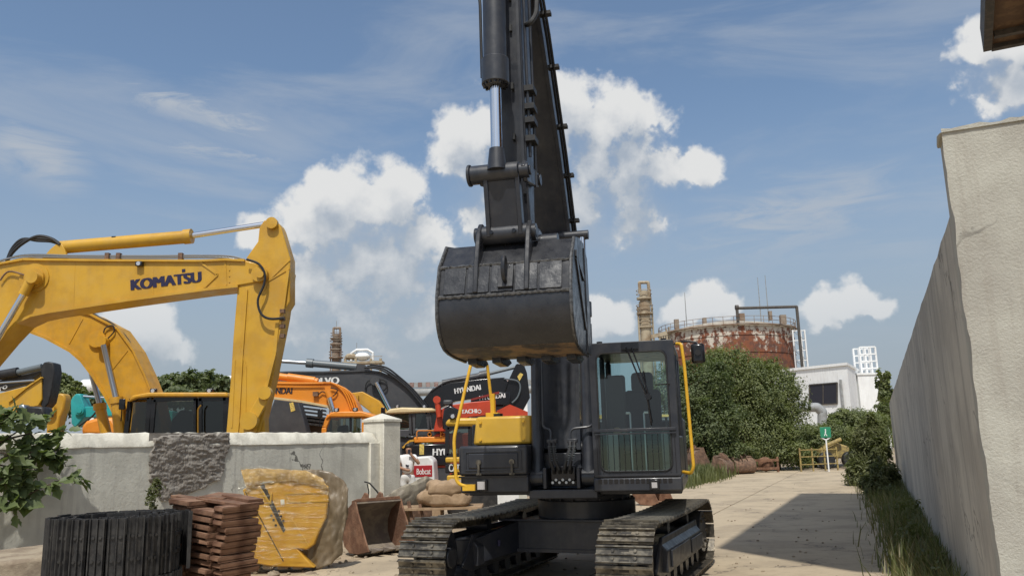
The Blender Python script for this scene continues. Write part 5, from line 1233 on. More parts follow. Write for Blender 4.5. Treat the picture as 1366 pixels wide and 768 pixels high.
for (cx, cy, cz, w, d, rz) in ((.05, .10, 1.135, .70, .40, .05), (-.22, .2, 1.15, .3, .5, .4), (-.55, .05, 1.10, .55, .14, .06), (.12, .22, 1.17, .5, .22, -.1)):
    MB(MS @ Matrix.Translation((cx, cy, cz)) @ Matrix.Rotation(rz, 4, 'Z')).box(-w / 2, w / 2, -d / 2, d / 2, -.018, .018).build('top_plate', 'rust', ST, bevel=.006)
MB(MS).box(-.62, -.46, -.15, .3, .86, 1.08).build('block', 'rust', ST, bevel=.02)
# ---- yellow panel wrapped in clear film and tan cloth
Yw = 12.1
WP = thing('wrapped_panel', 'yellow machine panel wrapped in clear film and tan cloth leaning by the wall', 'wrapped panel', tuple(gnd(380, 757)))
pl = [(323, 653), (330, 648), (347, 645), (400, 638), (437, 648), (438, 665), (435, 690), (426, 708), (419, 726), (409, 733), (397, 732), (408, 744), (420, 757), (360, 755), (325, 748), (329, 720), (335, 690), (333, 672), (326, 662)]
pb = plate(pl, Yw, .35).build('panel', 'panel', WP, bevel=.02)
edge_strip([(327, 655), (348, 692), (371, 735), (378, 748)], Yw - .006, .02, .006).build('panel_seam', 'slot', pb)
plate([(347, 648), (351, 645), (362, 664), (381, 706), (378, 710), (371, 697)], Yw - .008, .02).build('panel_slot', 'slot', pb); edge_strip([(345, 648), (360, 672), (362, 657)], Yw - .03, .03, .012).build('slot_edge', 'yellow_m', pb)
edge_strip([(380, 658), (438, 656)], Yw - .01, .02, .01).build('panel_fold', 'yellow_m', pb); edge_strip([(380, 658), (386, 669), (438, 668)], Yw - .01, .02, .008).build('panel_fold', 'yellow_m', pb); edge_strip([(388, 690), (412, 728)], Yw - .006, .01, .006).build('panel_seam', 'yellow_m', pb)
plate([(374, 666), (379, 665.5), (379.5, 672), (374.5, 672.5)], Yw - .012, .01).build('paper_label', 'white', pb)
for x, y in ((362, 687), (365, 693), (368, 700), (372, 681), (375, 688), (378, 694), (356, 654), (352, 648), (359, 661)): MB().ring(pt(x, y, Yw - .005), (0, 1, 0), .018, .02, 8).build('bolt', 'slot', pb)
def lump(pts_top, pts_bot, Y, dY, amp, seed, nu=40, nv=14, curve=.15):
    """draped sheet between two sighted edges, wrinkled in depth"""
    def ip(P_, u):
        f = u * (len(P_) - 1); i = min(int(f), len(P_) - 2); t = f - i; return (P_[i][0] * (1 - t) + P_[i + 1][0] * t, P_[i][1] * (1 - t) + P_[i + 1][1] * t)
    def fn(u, vv):
        a = ip(pts_top, u); b = ip(pts_bot, u); x = a[0] * (1 - vv) + b[0] * vv; y = a[1] * (1 - vv) + b[1] * vv
        nz = mnoise.noise(Vector((x * .10, y * .035, seed))) + .55 * mnoise.noise(Vector((x * .22 + y * .08, y * .09, seed + 5))) + .2 * mnoise.noise(Vector((x * .5, y * .4, seed + 9)))
        return pt(x + 1.5 * nz, y + 1.2 * nz, Y + dY * math.sin(math.pi * vv) * -curve / .15 * .15 + amp * nz)
    return MB().grid(fn, nu, nv)
lump([(404, 626), (425, 626), (443, 630), (458, 640), (465, 652)], [(398, 735), (410, 752), (424, 760), (442, 752), (456, 738)], Yw + .12, .35, .05, 2.3, 34, 40).build('wrap_cloth', 'cloth', WP, solid=.01, smooth=70)
lump([(465, 651), (464, 670), (463, 690), (458, 706), (455, 739)], [(440, 640), (440, 670), (440, 690), (440, 710), (435, 745)], Yw + .45, .15, .04, 8.3, 34, 10).build('wrap_cloth', 'cloth', WP, solid=.01, smooth=70)
lump([(321, 626), (345, 624), (380, 626), (408, 627), (430, 637)], [(330, 652), (352, 642), (385, 641), (420, 646), (440, 656)], Yw - .03, .10, .035, 5.1, 50, 18).build('wrap_top', 'wraptop', WP, smooth=70)
lump([(318, 640), (350, 640), (390, 642), (440, 648)], [(322, 752), (360, 758), (395, 742), (436, 700)], Yw - .07, .02, .018, 7.7, 60, 50).build('film', 'film', WP, smooth=80)
lump([(320, 623), (350, 622), (390, 624), (412, 626), (436, 640)], [(330, 668), (352, 655), (385, 655), (420, 660), (441, 668)], Yw - .10, .10, .05, 1.7, 60, 26).build('film', 'film', WP, smooth=50)
random.seed(41)
for k in range(13):
    y = 662 + k * 6.6 + random.uniform(-2, 2); xe = 436 if y < 695 else 436 - (y - 695) * .75; dy = random.uniform(-7, 7); hw = random.uniform(.4, 1.3)
    plate([(329, y - hw), (xe, y + dy - hw), (xe, y + dy + hw), (329, y + hw)], Yw - .10 - .002 * k, .003).build('film_band', 'film', WP)
for k in range(4): box_px(MB(), 330 + k * 20, 750, 344 + k * 20, 759, Yw + .05, .5).build('pallet_block', 'stone', WP, bevel=.01)
# ---- buckets
def bucket_thing(name, label, loc, rz, w, h, mat, matin, teeth=5, roll=0., group=None):
    t = thing(name, label, 'bucket', loc, rz, group)
    Tb = Matrix.Translation(loc) @ Matrix.Rotation(rz, 4, 'Z') @ Matrix.Rotation(roll, 4, 'X')
    pf = [(-.52, .04), (-.1, .02), (.22, .06), (.42, .2), (.5, .42), (.46, .66), (.3, .86), (.02, .98), (-.12, 1.0)]
    pf = [(a * h, b * h) for a, b in pf]; ii = offs(pf, .025)
    m_ = MB(Tb); strip(m_, pf + ii[::-1], -w / 2, w / 2); m_.build('shell', matin, t, smooth=30)
    for x0 in (-w / 2 - .03, w / 2):
        m_ = MB(Tb); strip(m_, [(a, b) for a, b in offs(pf, -.012)] + [(-.18 * h, .8 * h), (-.36 * h, .4 * h)], x0, x0 + .03); m_.build('side_plate', mat, t, bevel=.006)
    m_ = MB(Tb); strip(m_, [(-.12 * h, 1.0 * h), (-.12 * h, 1.07 * h), (.1 * h, 1.05 * h), (.1 * h, .97 * h)], -w / 2, w / 2); m_.build('top_beam', mat, t, bevel=.01)
    for k in range(teeth):
        x = -w / 2 + .08 + k * (w - .16) / (teeth - 1)
        m_ = MB(Tb); m_.prism([(x - .05, -.48 * h, -.01), (x - .05, -.48 * h, .09 * h), (x - .03, -.62 * h, .07 * h), (x - .02, -.76 * h, .03 * h), (x - .03, -.62 * h, .0)], (.09, 0, 0)); m_.build('tooth', matin, t, bevel=.008)
    for sx in (-.16, .12):
        m_ = MB(Tb); strip(m_, [(.0, 1.0 * h), (.02 * h, 1.16 * h), (.12 * h, 1.2 * h), (.34 * h, 1.05 * h), (.44 * h, .8 * h), (.3 * h, .86 * h)], sx, sx + .04); m_.build('ear', mat, t, bevel=.008)
    return t
B1 = bucket_thing('digger_bucket', 'rusty open digging bucket with teeth left of the track', tuple(gnd(506, 736)), R(40), .84, .82, 'rust', 'bucket_in', 4, R(-8))
B2 = bucket_thing('digger_bucket', 'dark rusty bucket under the right end of the tarpaulin', tuple(gnd(548, 705)), R(-50), .7, .75, 'rust_dark', 'rust_dark', 4)
# long bundle under grey tarpaulin
random.seed(31)
TB = thing('tarp_bundle', 'long bundle under wrinkled grey tarpaulin sloping down before the post', 'bundle', tuple(gnd(540, 690)))
pts_ = [(492, 694), (499, 688), (508, 681), (523, 671), (540, 662), (556, 654), (569, 647), (577, 644)]
rr_ = [.08, .15, .18, .20, .20, .19, .17, .08]; m_ = MB(); ns = 60; sg = 40; V_ = []; F_ = []
for i in range(ns + 1):
    f = i / ns * 7; j = min(int(f), 6); t = f - j; x = pts_[j][0] * (1 - t) + pts_[j + 1][0] * t; y = pts_[j][1] * (1 - t) + pts_[j + 1][1] * t; r_ = rr_[j] * (1 - t) + rr_[j + 1] * t
    c_ = pt(x, y, 15.2 + i * .033)
    for k in range(sg):
        a = 2 * math.pi * k / sg; kk = r_ * (1 + .20 * mnoise.noise(Vector((i * .12, math.cos(a) * 1.4, math.sin(a) * 1.4))) + .22 * mnoise.noise(Vector((i * .10 + 3, math.cos(a) * 4.5, math.sin(a) * 4.5))) + .08 * mnoise.noise(Vector((i * .6, math.cos(a) * 7, math.sin(a) * 7))))
        V_.append(c_ + Vector((0, kk * math.cos(a) * .9, kk * math.sin(a) - (.12 if math.sin(a) < -.5 else 0))))
for i in range(ns):
    for k in range(sg): F_.append((i * sg + k, i * sg + (k + 1) % sg, (i + 1) * sg + (k + 1) % sg, (i + 1) * sg + k))
F_ += [tuple(range(sg)), tuple(ns * sg + k for k in range(sg))]
m_.add(V_, F_).build('tarpaulin', 'tarp', TB, smooth=60)
c_ = gnd(545, 697); MB().box(c_.x - .7, c_.x + .6, c_.y - .2, c_.y + .2, -.05, .5).build('crate_under', 'rust_dark', TB, bevel=.02)
c_ = gnd(552, 700); MB().beam(pt(545, 668, 15.3), pt(551, 702, 15.3), .06, .06).beam(pt(560, 672, 15.3), pt(566, 698, 15.3), .05, .05).build('steel_leg', 'rust_dark', TB)
# grey hydraulic breaker parts behind the bucket
GP = thing('scrap_pipe', 'bent thin black rod sticking up behind the rusty bucket', 'scrap rod', tuple(gnd(495, 700)))
m_ = MB().tube([pt(486, 642, 14.9), pt(493, 644, 14.9), (pt(503, 655, 14.9)), pt(508, 664, 14.9), pt(512, 700, 14.9)], .015, 6); m_.build('rod', 'black', GP); MB().tube([pt(490, 645, 14.85), pt(492, 655, 14.85), pt(489, 690, 14.85)], .012, 6).build('rod', 'black', GP)
# sacks
random.seed(8)
for lab, (x, y), (rx, ry, rz), Ys in (('lower tan woven sack on the pallet behind the left track', (593, 664), (.48, .38, .17), 15.6), ('upper tan woven sack lying on another sack below the tool box', (597, 650), (.37, .30, .14), 15.5)):
    c_ = pt(x, y, Ys); t = thing('sack', lab, 'sack', (c_.x, c_.y, c_.z - rz), group='sacks on the pallet')
    m_ = MB().blob(c_, rx, ry, rz, 30, 18, 0, .62)
    for k_, p in enumerate(m_.v):
        d = Vector(p) - c_; w_ = 1 + .22 * mnoise.noise(d * 4.5 + Vector((Ys, x, 0))) + .10 * mnoise.noise(d * 11 + Vector((x, 0, 0))); m_.v[k_] = tuple(c_ + Vector((d.x * w_, d.y * w_, d.z * (1 + 1.4 * (w_ - 1)))))
    m_.build('sack_body', 'sack', t, smooth=70)
PA = thing('pallet', 'weathered timber pallet under the tan sacks', 'pallet', tuple(gnd(592, 690)))
c_ = pt(590, 676, 15.6)
for k in range(5): MB().box(c_.x - .85, c_.x + .75, 15.2 + k * .18, 15.33 + k * .18, c_.z - .02, c_.z + .02).build('board', 'sack', PA)
for k in range(3): MB().box(c_.x - .8 + k * .65, c_.x - .65 + k * .65, 15.2, 16.0, -.03, c_.z - .021).build('bearer', 'sack', PA)
CBk = thing('concrete_block', 'white concrete block seen under the tool box behind the track', 'block', tuple(gnd(678, 672)))
q = pt(678, 662, 17.0); MB().box(q.x - .22, q.x + .22, 17.0, 17.5, -.05, q.z + .13).build('block_body', 'white', CBk, bevel=.02)
CB2 = thing('concrete_barrier', 'low grey concrete barrier behind the left track', 'barrier', tuple(gnd(645, 672)))
q = pt(648, 662, 18.2); MB().box(q.x - .5, q.x + .9, 18.2, 18.6, -.05, q.z + .12).build('barrier_body', 'wall', CB2, bevel=.02)
bucket_thing('digger_bucket', 'brown rusty bucket lying behind the track below the cab', tuple(gnd(872, 672)), R(60), 1.1, .75, 'rust', 'rust', 5)
bucket_thing('digger_bucket', 'rusty bucket lying in weeds at the roadside below the trees', (gnd(962, 636).x, gnd(962, 636).y, 0), R(-120), 1.3, .9, 'rust_dark', 'rust_dark', 5)
bucket_thing('digger_bucket', 'second dark bucket at the roadside nearer the yellow fence', (gnd(990, 632).x, gnd(990, 632).y, 0), R(-160), 1.1, .8, 'rust_dark', 'rust_dark', 5)
bucket_thing('digger_bucket', 'red brown bucket half hidden behind the cab handrail', (gnd(930, 634).x, gnd(930, 634).y, .3), R(100), 1.5, .95, 'rust_dark', 'rust_dark', 5)

# ================================================================== PERSON
random.seed(2)
HP = pt(545, 645, 23.4); HB = Vector((HP.x - .02, 23.4, 0))
man = thing('person', 'person in white shirt and pale shorts raising a hand to the face', 'person', tuple(HB))
def skin_obj(name, verts, edges, radii, mat, root=0, sub=2):
    bm = bmesh.new(); lay = bm.verts.layers.skin.verify(); vv = [bm.verts.new(v) for v in verts]
    for v, r_ in zip(vv, radii): v[lay].radius = (r_, r_) if not isinstance(r_, tuple) else r_
    vv[root][lay].use_root = True
    for a, b in edges: bm.edges.new((vv[a], vv[b]))
    me = bpy.data.meshes.new(name); bm.to_mesh(me); bm.free()
    o = link_mesh(name, me, mat, man); o.modifiers.new('skin', 'SKIN'); s_ = o.modifiers.new('sub', 'SUBSURF'); s_.levels = sub; s_.render_levels = sub
    for md in o.modifiers:
        if md.type == 'SKIN': md.use_smooth_shade = True
    return o
JV = [(0, 0, .93), (0, 0, 1.12), (0, 0, 1.36), (.01, -.01, 1.50), (.03, -.03, 1.60), (.03, -.04, 1.70),
      (-.19, 0, 1.41), (-.24, -.03, 1.14), (.02, -.20, 1.06), (.10, -.24, 1.06), (.19, -.01, 1.41), (.33, -.10, 1.22), (.13, -.19, 1.47), (.08, -.20, 1.54),
      (-.10, 0, .88), (-.12, -.02, .50), (-.13, .02, .09), (-.14, -.12, .04), (.10, 0, .88), (.12, -.02, .50), (.13, .02, .09), (.14, -.12, .04)]
JE = [(0, 1), (1, 2), (2, 3), (3, 4), (4, 5), (2, 6), (6, 7), (7, 8), (8, 9), (2, 10), (10, 11), (11, 12), (12, 13), (0, 14), (14, 15), (15, 16), (16, 17), (0, 18), (18, 19), (19, 20), (20, 21)]
JR = [.15, .14, .16, .06, .095, .08, .065, .05, .038, .04, .065, .05, .038, .045, .09, .062, .045, .04, .09, .062, .045, .04]
skin_obj('body', JV, JE, JR, 'skin')
SV = [JV[0], JV[1], JV[2], (.005, -.005, 1.45), JV[6], (-.225, -.02, 1.24), JV[10], (.275, -.065, 1.30)]
skin_obj('shirt', SV, [(0, 1), (1, 2), (2, 3), (2, 4), (4, 5), (2, 6), (6, 7)], [.19, .175, .19, .08, .095, .085, .095, .085], 'shirt')
skin_obj('shorts', [(0, 0, .98), (0, 0, .90), (-.11, -.005, .80), (-.125, -.015, .56), (.11, -.005, .80), (.125, -.015, .56)], [(0, 1), (1, 2), (2, 3), (1, 4), (4, 5)], [.175, .17, .125, .11, .125, .11], 'shorts')
MB().blob(HB + Vector((.02, -.0, 1.715)), .105, .115, .085, 14, 9).build('hair', 'hair', man)
MB().blob(HB + Vector((.05, -.15, 1.625)), .018, .03, .022, 8, 6).build('nose', 'skin', man)
MB().obox(HB + Vector((.07, -.23, 1.57)), (.035, 0, 0), (0, .006, 0), (0, 0, .06)).build('phone', 'ink', man)
plate([(541, 619), (546, 620), (545, 623), (541, 622)], 23.2, .002).build('shirt_print', 'ink', man)

# ================================================================== PLANTS
def leaf_shape():
    m_ = MB(); P_ = [(0, 0), (.16, .10), (.30, .30), (.22, .42), (.34, .60), (.18, .78), (0, 1.05)]
    for s_ in (1, -1):
        V_ = [(0, y, -.10 * (y - .4) ** 2) for x, y in P_] + [(s_ * x, y, abs(x) * .28 - .25 * (y - .3) ** 2 * .6) for x, y in P_[1:-1]]
        F_ = [(0, 1, 7)] + [(i, i + 1, 7 + i, 6 + i) for i in range(1, 5)] + [(5, 6, 11)]
        m_.add(V_, F_)
    me = m_.mesh('leaf', smooth=60); me.materials.append(MT['leafbig']); return me
lfm = leaf_shape(); random.seed(77)
LP = thing('leafy_shrub', 'broad leaved green shrub hanging over the wall at the left edge', 'shrub', tuple(gnd(-30, 768)))
br = [([(-40, 620, 9.9), (0, 590, 9.9), (40, 565, 9.9), (72, 552, 10.0)], 16), ([(-40, 640, 9.8), (20, 600, 9.7), (60, 585, 9.8), (90, 572, 9.9)], 36), ([(20, 600, 9.7), (55, 605, 9.6), (78, 600, 9.7), (88, 622, 9.7)], 34),
      ([(-30, 690, 9.6), (20, 668, 9.4), (60, 648, 9.3), (90, 636, 9.3), (116, 640, 9.3)], 30), ([(-30, 600, 9.6), (0, 565, 9.5), (16, 552, 9.5), (24, 540, 9.5)], 28), ([(-30, 640, 9.6), (0, 620, 9.5), (30, 625, 9.5), (40, 655, 9.5)], 34),
      ([(-30, 690, 9.5), (0, 680, 9.4), (16, 670, 9.4), (34, 668, 9.4)], 16), ([(-30, 610, 9.9), (10, 580, 9.9), (40, 600, 9.9), (50, 640, 9.8)], 30), ([(-30, 580, 9.7), (0, 560, 9.7), (12, 546, 9.7)], 9), ([(-30, 650, 9.7), (0, 640, 9.6), (25, 650, 9.6), (38, 670, 9.6)], 24), ([(10, 585, 9.8), (40, 578, 9.8), (60, 600, 9.8), (70, 615, 9.8)], 26), ([(-20, 630, 9.6), (5, 640, 9.5), (15, 660, 9.5), (20, 690, 9.5)], 22), ([(-20, 600, 9.5), (10, 605, 9.4), (25, 620, 9.4), (35, 640, 9.4)], 24), ([(-10, 555, 9.8), (15, 560, 9.8), (40, 555, 9.8), (60, 565, 9.8)], 18)]
stem = MB()
for path, nl in br:
    P_ = [on_left_wall(x, y, .12 + (10.05 - Y) * .55) for x, y, Y in path]; stem.tube(P_, [.014, .011, .008, .005, .003][:len(P_)], 6)
    for k in range(nl):
        f = (.30 + .70 * (k + random.random()) / nl) * (len(P_) - 1); i = min(int(f), len(P_) - 2); c_ = P_[i].lerp(P_[i + 1], f - i)
        d = Vector((random.uniform(-.7, 1), random.uniform(-1, .5), random.uniform(-.75, .35))).normalized(); nr = Vector((random.uniform(-.5, .5), random.uniform(-.9, 0.1), random.uniform(.3, 1))).normalized()
        x_ = d.cross(nr).normalized(); nr = x_.cross(d).normalized(); sz = random.uniform(.12, .23)
        inst('leaf', lfm, LP, frame(c_ + d * .02, x_, d, nr) @ Matrix.Scale(sz, 4))
b0 = on_left_wall(-50, 640, .25); stem.tube([(b0.x, b0.y, -.05), (b0.x + .02, b0.y, 1.0), (b0.x, b0.y, 2.2)], [.035, .028, .012], 8)
stem.build('stem', 'bark', LP)

def blades(n, region, h0, h1, w, lean=.35):
    """grass blades; region(k) gives x, y, z"""
    V_ = np.zeros((n, 5, 3))
    for k in range(n):
        x, y, z = region(k); h = random.uniform(h0, h1); a = random.uniform(0, 6.283); dx, dy = math.cos(a), math.sin(a); ln = h * random.uniform(.1, lean) ; px_, py_ = -dy * w * random.uniform(.6, 1.4), dx * w
        V_[k] = [(x - px_, y - py_, z), (x + px_, y + py_, z), (x + dx * ln * .35 + px_ * .8, y + dy * ln * .35 + py_ * .8, z + h * .6), (x + dx * ln * .35 - px_ * .8, y + dy * ln * .35 - py_ * .8, z + h * .6), (x + dx * ln, y + dy * ln, z + h)]
    F_ = []
    for k in range(n): F_ += [(5 * k, 5 * k + 1, 5 * k + 2, 5 * k + 3), (5 * k + 3, 5 * k + 2, 5 * k + 4)]
    me = bpy.data.meshes.new('blades'); me.from_pydata(V_.reshape(-1, 3).tolist(), [], F_); me.update(); return me
def along_wall(k):
    t = random.uniform(-3.5, 22) ; n_ = abs(random.gauss(0, .28)) * (1 + .03 * max(0, t)) ; p = wp(t, -.02 - n_); return p.x, p.y, -.02
random.seed(14)
tag(link_mesh('weeds', blades(5200, along_wall, .08, .55, .010, .6), 'grass'), 'green weeds growing along the foot of the right wall', 'weeds', kind='stuff')
tag(link_mesh('dry_weeds', blades(4200, along_wall, .06, .5, .009, .7), 'drygrass'), 'straw coloured dry weeds mixed in along the right wall', 'weeds', kind='stuff')
def verge(k):
    u = random.random(); p = gnd(905 + 70 * u + random.gauss(0, 5), 646 - 16 * u + random.gauss(0, 3)); return p.x, p.y, -.03
tag(link_mesh('verge_grass', blades(5200, verge, .2, .75, .022), 'grass'), 'tall pale green grass on the verge behind the cab', 'grass', kind='stuff')
random.seed(23); Lw = []
for k in range(46):
    t = random.uniform(-2.5, 20); p = wp(t, -.12 - abs(random.gauss(0, .18)), random.uniform(.05, .22)); r_ = random.uniform(.10, .26); Lw.append((tuple(p), r_, r_, r_ * random.uniform(.7, 1.5)))
P_, N__ = crown_points(Lw, 5200); tag(link_mesh('weed_clumps', leaf_mesh('weed_clumps', P_, N__, .035, 2.2), 'grass'), 'small leafy weed clumps at the foot of the right wall', 'weeds', kind='stuff')
def tuft(k):
    p = gnd(random.uniform(440, 560), random.uniform(700, 760)); return p.x + random.gauss(0, .05), p.y, -.03

def lob(x, y, Y, rx, ry, rd=None):
    c_ = pt(x, y, Y); return (tuple(c_), rx * Y / 1080, (rd or rx) * Y / 1080, ry * Y / 1080)
def gx(x, y_, Y): p = pt(x, y_, Y); return (p.x, Y, 0.)
TG = 'trees beyond the road'
tree('broadleaf_tree', 'bushy olive green tree directly behind the cab handrail', gx(925, 600, 41), [lob(925, 545, 41, 34, 36), lob(945, 512, 41, 30, 34), lob(915, 590, 41, 30, 30), lob(950, 570, 40.5, 34, 36), lob(900, 520, 42, 30, 34), lob(960, 605, 40.5, 26, 22)], 43890, .072, 'leaf2', .16, TG)
tree('broadleaf_tree', 'tallest green tree covering the lower left of the rusty tank', gx(985, 600, 44), [lob(975, 500, 44, 36, 34), lob(1000, 530, 44, 40, 36), lob(965, 545, 44, 34, 40), lob(1000, 580, 43.5, 42, 34), lob(958, 486, 44, 22, 20), lob(985, 610, 43, 34, 18)], 47880, .072, 'leaf', .18, TG)
tree('broadleaf_tree', 'rounded green tree in front of the white building left end', gx(1035, 600, 45), [lob(1030, 520, 45, 34, 32), lob(1045, 545, 45, 26, 34), lob(1020, 565, 44.5, 34, 32), lob(1050, 580, 44.5, 26, 26), lob(1035, 605, 44, 40, 18), lob(1008, 498, 45, 22, 18)], 43890, .072, 'leaf', .16, TG)
tree('broadleaf_tree', 'low bushy tree behind the yellow fence and green sign', gx(1085, 600, 47), [lob(1080, 585, 47, 24, 18), lob(1095, 596, 47, 28, 18), lob(1065, 602, 46.5, 26, 18), lob(1110, 578, 47.5, 24, 16)], 27930, .072, 'leaf', .1, TG)
tree('broadleaf_tree', 'spreading tree below the white lattice tower beside the wall', gx(1150, 600, 49), [lob(1145, 562, 49, 28, 15), lob(1165, 570, 49, 20, 18), lob(1130, 582, 48.5, 28, 18), lob(1160, 592, 48.5, 26, 22), lob(1122, 556, 49, 15, 10), lob(1178, 550, 50, 10, 14)], 35910, .072, 'leaf', .14, TG)
tree('broadleaf_tree', 'narrow dark tree top poking above the far end of the wall', gx(1180, 560, 62), [lob(1180, 520, 62, 8, 24), lob(1184, 545, 62, 9, 20)], 2200, .22, 'leaf', .1, TG)
# tall weedy bushes by the wall
for lab, (x, y, Y), L_, n_, lf in (('tall feathery bush against the wall at the bend of the road', (1165, 640, 29), [lob(1152, 610, 29, 16, 34), lob(1165, 595, 29, 14, 30), lob(1175, 620, 28.5, 14, 36), lob(1148, 636, 28.5, 18, 20)], 5200, .10),
                                   ('leafy bush low against the wall in front of the taller one', (1178, 660, 22.5), [lob(1180, 640, 22.5, 16, 22), lob(1166, 650, 22.5, 16, 16), lob(1190, 668, 21, 14, 18)], 3600, .075)):
    tree('roadside_bush', lab, gx(x, y, Y), L_, n_ * 2, lf * .42, 'grass', .03, 'bushes along the wall', 'bush', 4.5)
# trees behind the yard
TG2 = 'trees behind the yard'
tree('broadleaf_tree', 'hedge like tree top behind the black framed cab roof', gx(250, 560, 60), [lob(222, 518, 60, 22, 14), lob(252, 512, 60, 22, 16), lob(280, 512, 60, 22, 14), lob(200, 525, 60, 16, 12), lob(250, 530, 60, 40, 14)], 9000, .22, 'leaf2', .15, TG2)
tree('broadleaf_tree', 'dark tree behind the black arm at far left', gx(75, 560, 60), [lob(80, 520, 60, 18, 18), lob(95, 530, 60, 18, 18), lob(70, 545, 60, 20, 18), lob(60, 525, 61, 14, 14)], 6000, .2, 'leaf', .15, TG2)
tree('broadleaf_tree', 'pale green tree behind the teal machine', gx(130, 560, 58), [lob(125, 540, 58, 22, 16), lob(150, 545, 58, 20, 18), lob(175, 535, 58, 18, 18)], 5000, .2, 'leaf2', .12, TG2)
tree('broadleaf_tree', 'tree top between the wall and the upright yellow arm', gx(300, 560, 62), [lob(305, 530, 62, 18, 18), lob(330, 535, 62, 20, 18), lob(285, 540, 62, 16, 18)], 4000, .2, 'leaf2', .12, TG2)
# small seedling before the wall
SL = thing('seedling', 'small feathery green seedling growing behind the rolled track', 'plant', tuple(gnd(206, 720)))
random.seed(6); P_, N__ = crown_points([lob(207, 655, 10.6, 10, 12), lob(203, 668, 10.6, 7, 10)], 420); c0 = np.array(SL.location)
link_mesh('leaves', leaf_mesh('leaves', P_ - c0, N__, .022, 2.6), 'grass', SL); MB().tube([gnd(206, 722), pt(206, 690, 10.6), pt(206, 650, 10.6)], [.01, .008, .003], 6).build('stem', 'bark', SL)

# distant tree belt: reads as one mass
Pm = []; 
for k in range(60):
    x = -110 + k * 3.2 + random.uniform(-1, 1); Pm.append(((x, 135 + random.uniform(-4, 4), random.uniform(1.5, 3.2)), 3.2, 3, random.uniform(2.0, 3.4)))
P_, N__ = crown_points(Pm, 9000); tag(link_mesh('tree_belt', leaf_mesh('tree_belt', P_, N__, .5), 'leaf2'), 'low distant belt of trees along the horizon', 'trees', kind='stuff')
Pm = []
for k in range(24): Pm.append(((22 + k * 4.2, 128 + random.uniform(-4, 4), random.uniform(1.5, 3.)), 3.4, 3, random.uniform(2.2, 4.)))
P_, N__ = crown_points(Pm, 5000); tag(link_mesh('tree_belt', leaf_mesh('tree_belt', P_, N__, .5), 'leaf'), 'distant trees on the right below the rusty tank', 'trees', kind='stuff')

# ================================================================== WORKS IN THE DISTANCE
YT = 112.; tc_ = pt(969, 450, YT); RT_ = 8.9
ztop = pt(969, 434, YT - RT_).z; TK = thing('storage_tank', 'large round storage tank with peeling white paint over red rust', 'tank', (tc_.x, YT, 0))
prof = [(RT_, -.2), (RT_, ztop)]
m_ = MB(); sg = 72
V_ = [(tc_.x + RT_ * math.cos(2 * math.pi * k / sg), YT + RT_ * math.sin(2 * math.pi * k / sg), z) for z in (-.2, ztop) for k in range(sg)]
m_.add(V_, [(k, (k + 1) % sg, sg + (k + 1) % sg, sg + k) for k in range(sg)]).build('shell', 'tank', TK, smooth=40)
m_ = MB(); V_ = []
for r_, z in ((RT_ + .12, ztop - .1), (RT_ + .12, ztop + .15), (RT_ * .7, ztop + .9), (RT_ * .3, ztop + 1.5), (.3, ztop + 1.7)): V_ += [(tc_.x + r_ * math.cos(2 * math.pi * k / sg), YT + r_ * math.sin(2 * math.pi * k / sg), z) for k in range(sg)]
m_.add(V_, [(j * sg + k, j * sg + (k + 1) % sg, (j + 1) * sg + (k + 1) % sg, (j + 1) * sg + k) for j in range(4) for k in range(sg)] + [tuple(4 * sg + k for k in range(sg))]).build('roof', 'tank_top', TK, smooth=30)
def hoop(r_, z, rad): return MB().tube([(tc_.x + r_ * math.cos(2 * math.pi * k / 64), YT + r_ * math.sin(2 * math.pi * k / 64), z) for k in range(65)], rad, 6, False)
for z in (ztop - 1.2, ztop - 3.4, ztop - 5.6): hoop(RT_ + .03, z, .06).build('course_seam', 'tank', TK)
hoop(RT_ + .35, ztop + .1, .13).build('rim_walkway', 'tower', TK)
for dz in (.65, 1.15): hoop(RT_ + .35, ztop + dz, .035).build('railing', 'tower', TK)
for k in range(44):
    a = 2 * math.pi * k / 44; x, y = tc_.x + (RT_ + .35) * math.cos(a), YT + (RT_ + .35) * math.sin(a); MB().tube([(x, y, ztop + .1), (x, y, ztop + 1.15)], .035, 5).build('rail_post', 'tower', TK)
for x, y0, y1, w in ((903, 440, 426, .3), (990, 428, 418, .35), (1045, 432, 420, .4), (940, 432, 424, .25), (1028, 427, 415, .2)): q = pt(x, y0, YT); MB().box(q.x - w, q.x + w, YT - .3, YT + .3, q.z, pt(x, y1, YT).z).build('roof_fitting', 'tower', TK)
for x, ya, yb, Y in ((1015, 370, 424, YT), (1025, 367, 420, YT + 2), (916, 390, 432, YT)):
    a = pt(x - 2, ya, Y); b = pt(x, yb, Y); MB().tube([(b.x, Y, b.z - 1), (b.x, Y, a.z)], [.08, .035], 6).build('lightning_rod', 'pipe', TK)
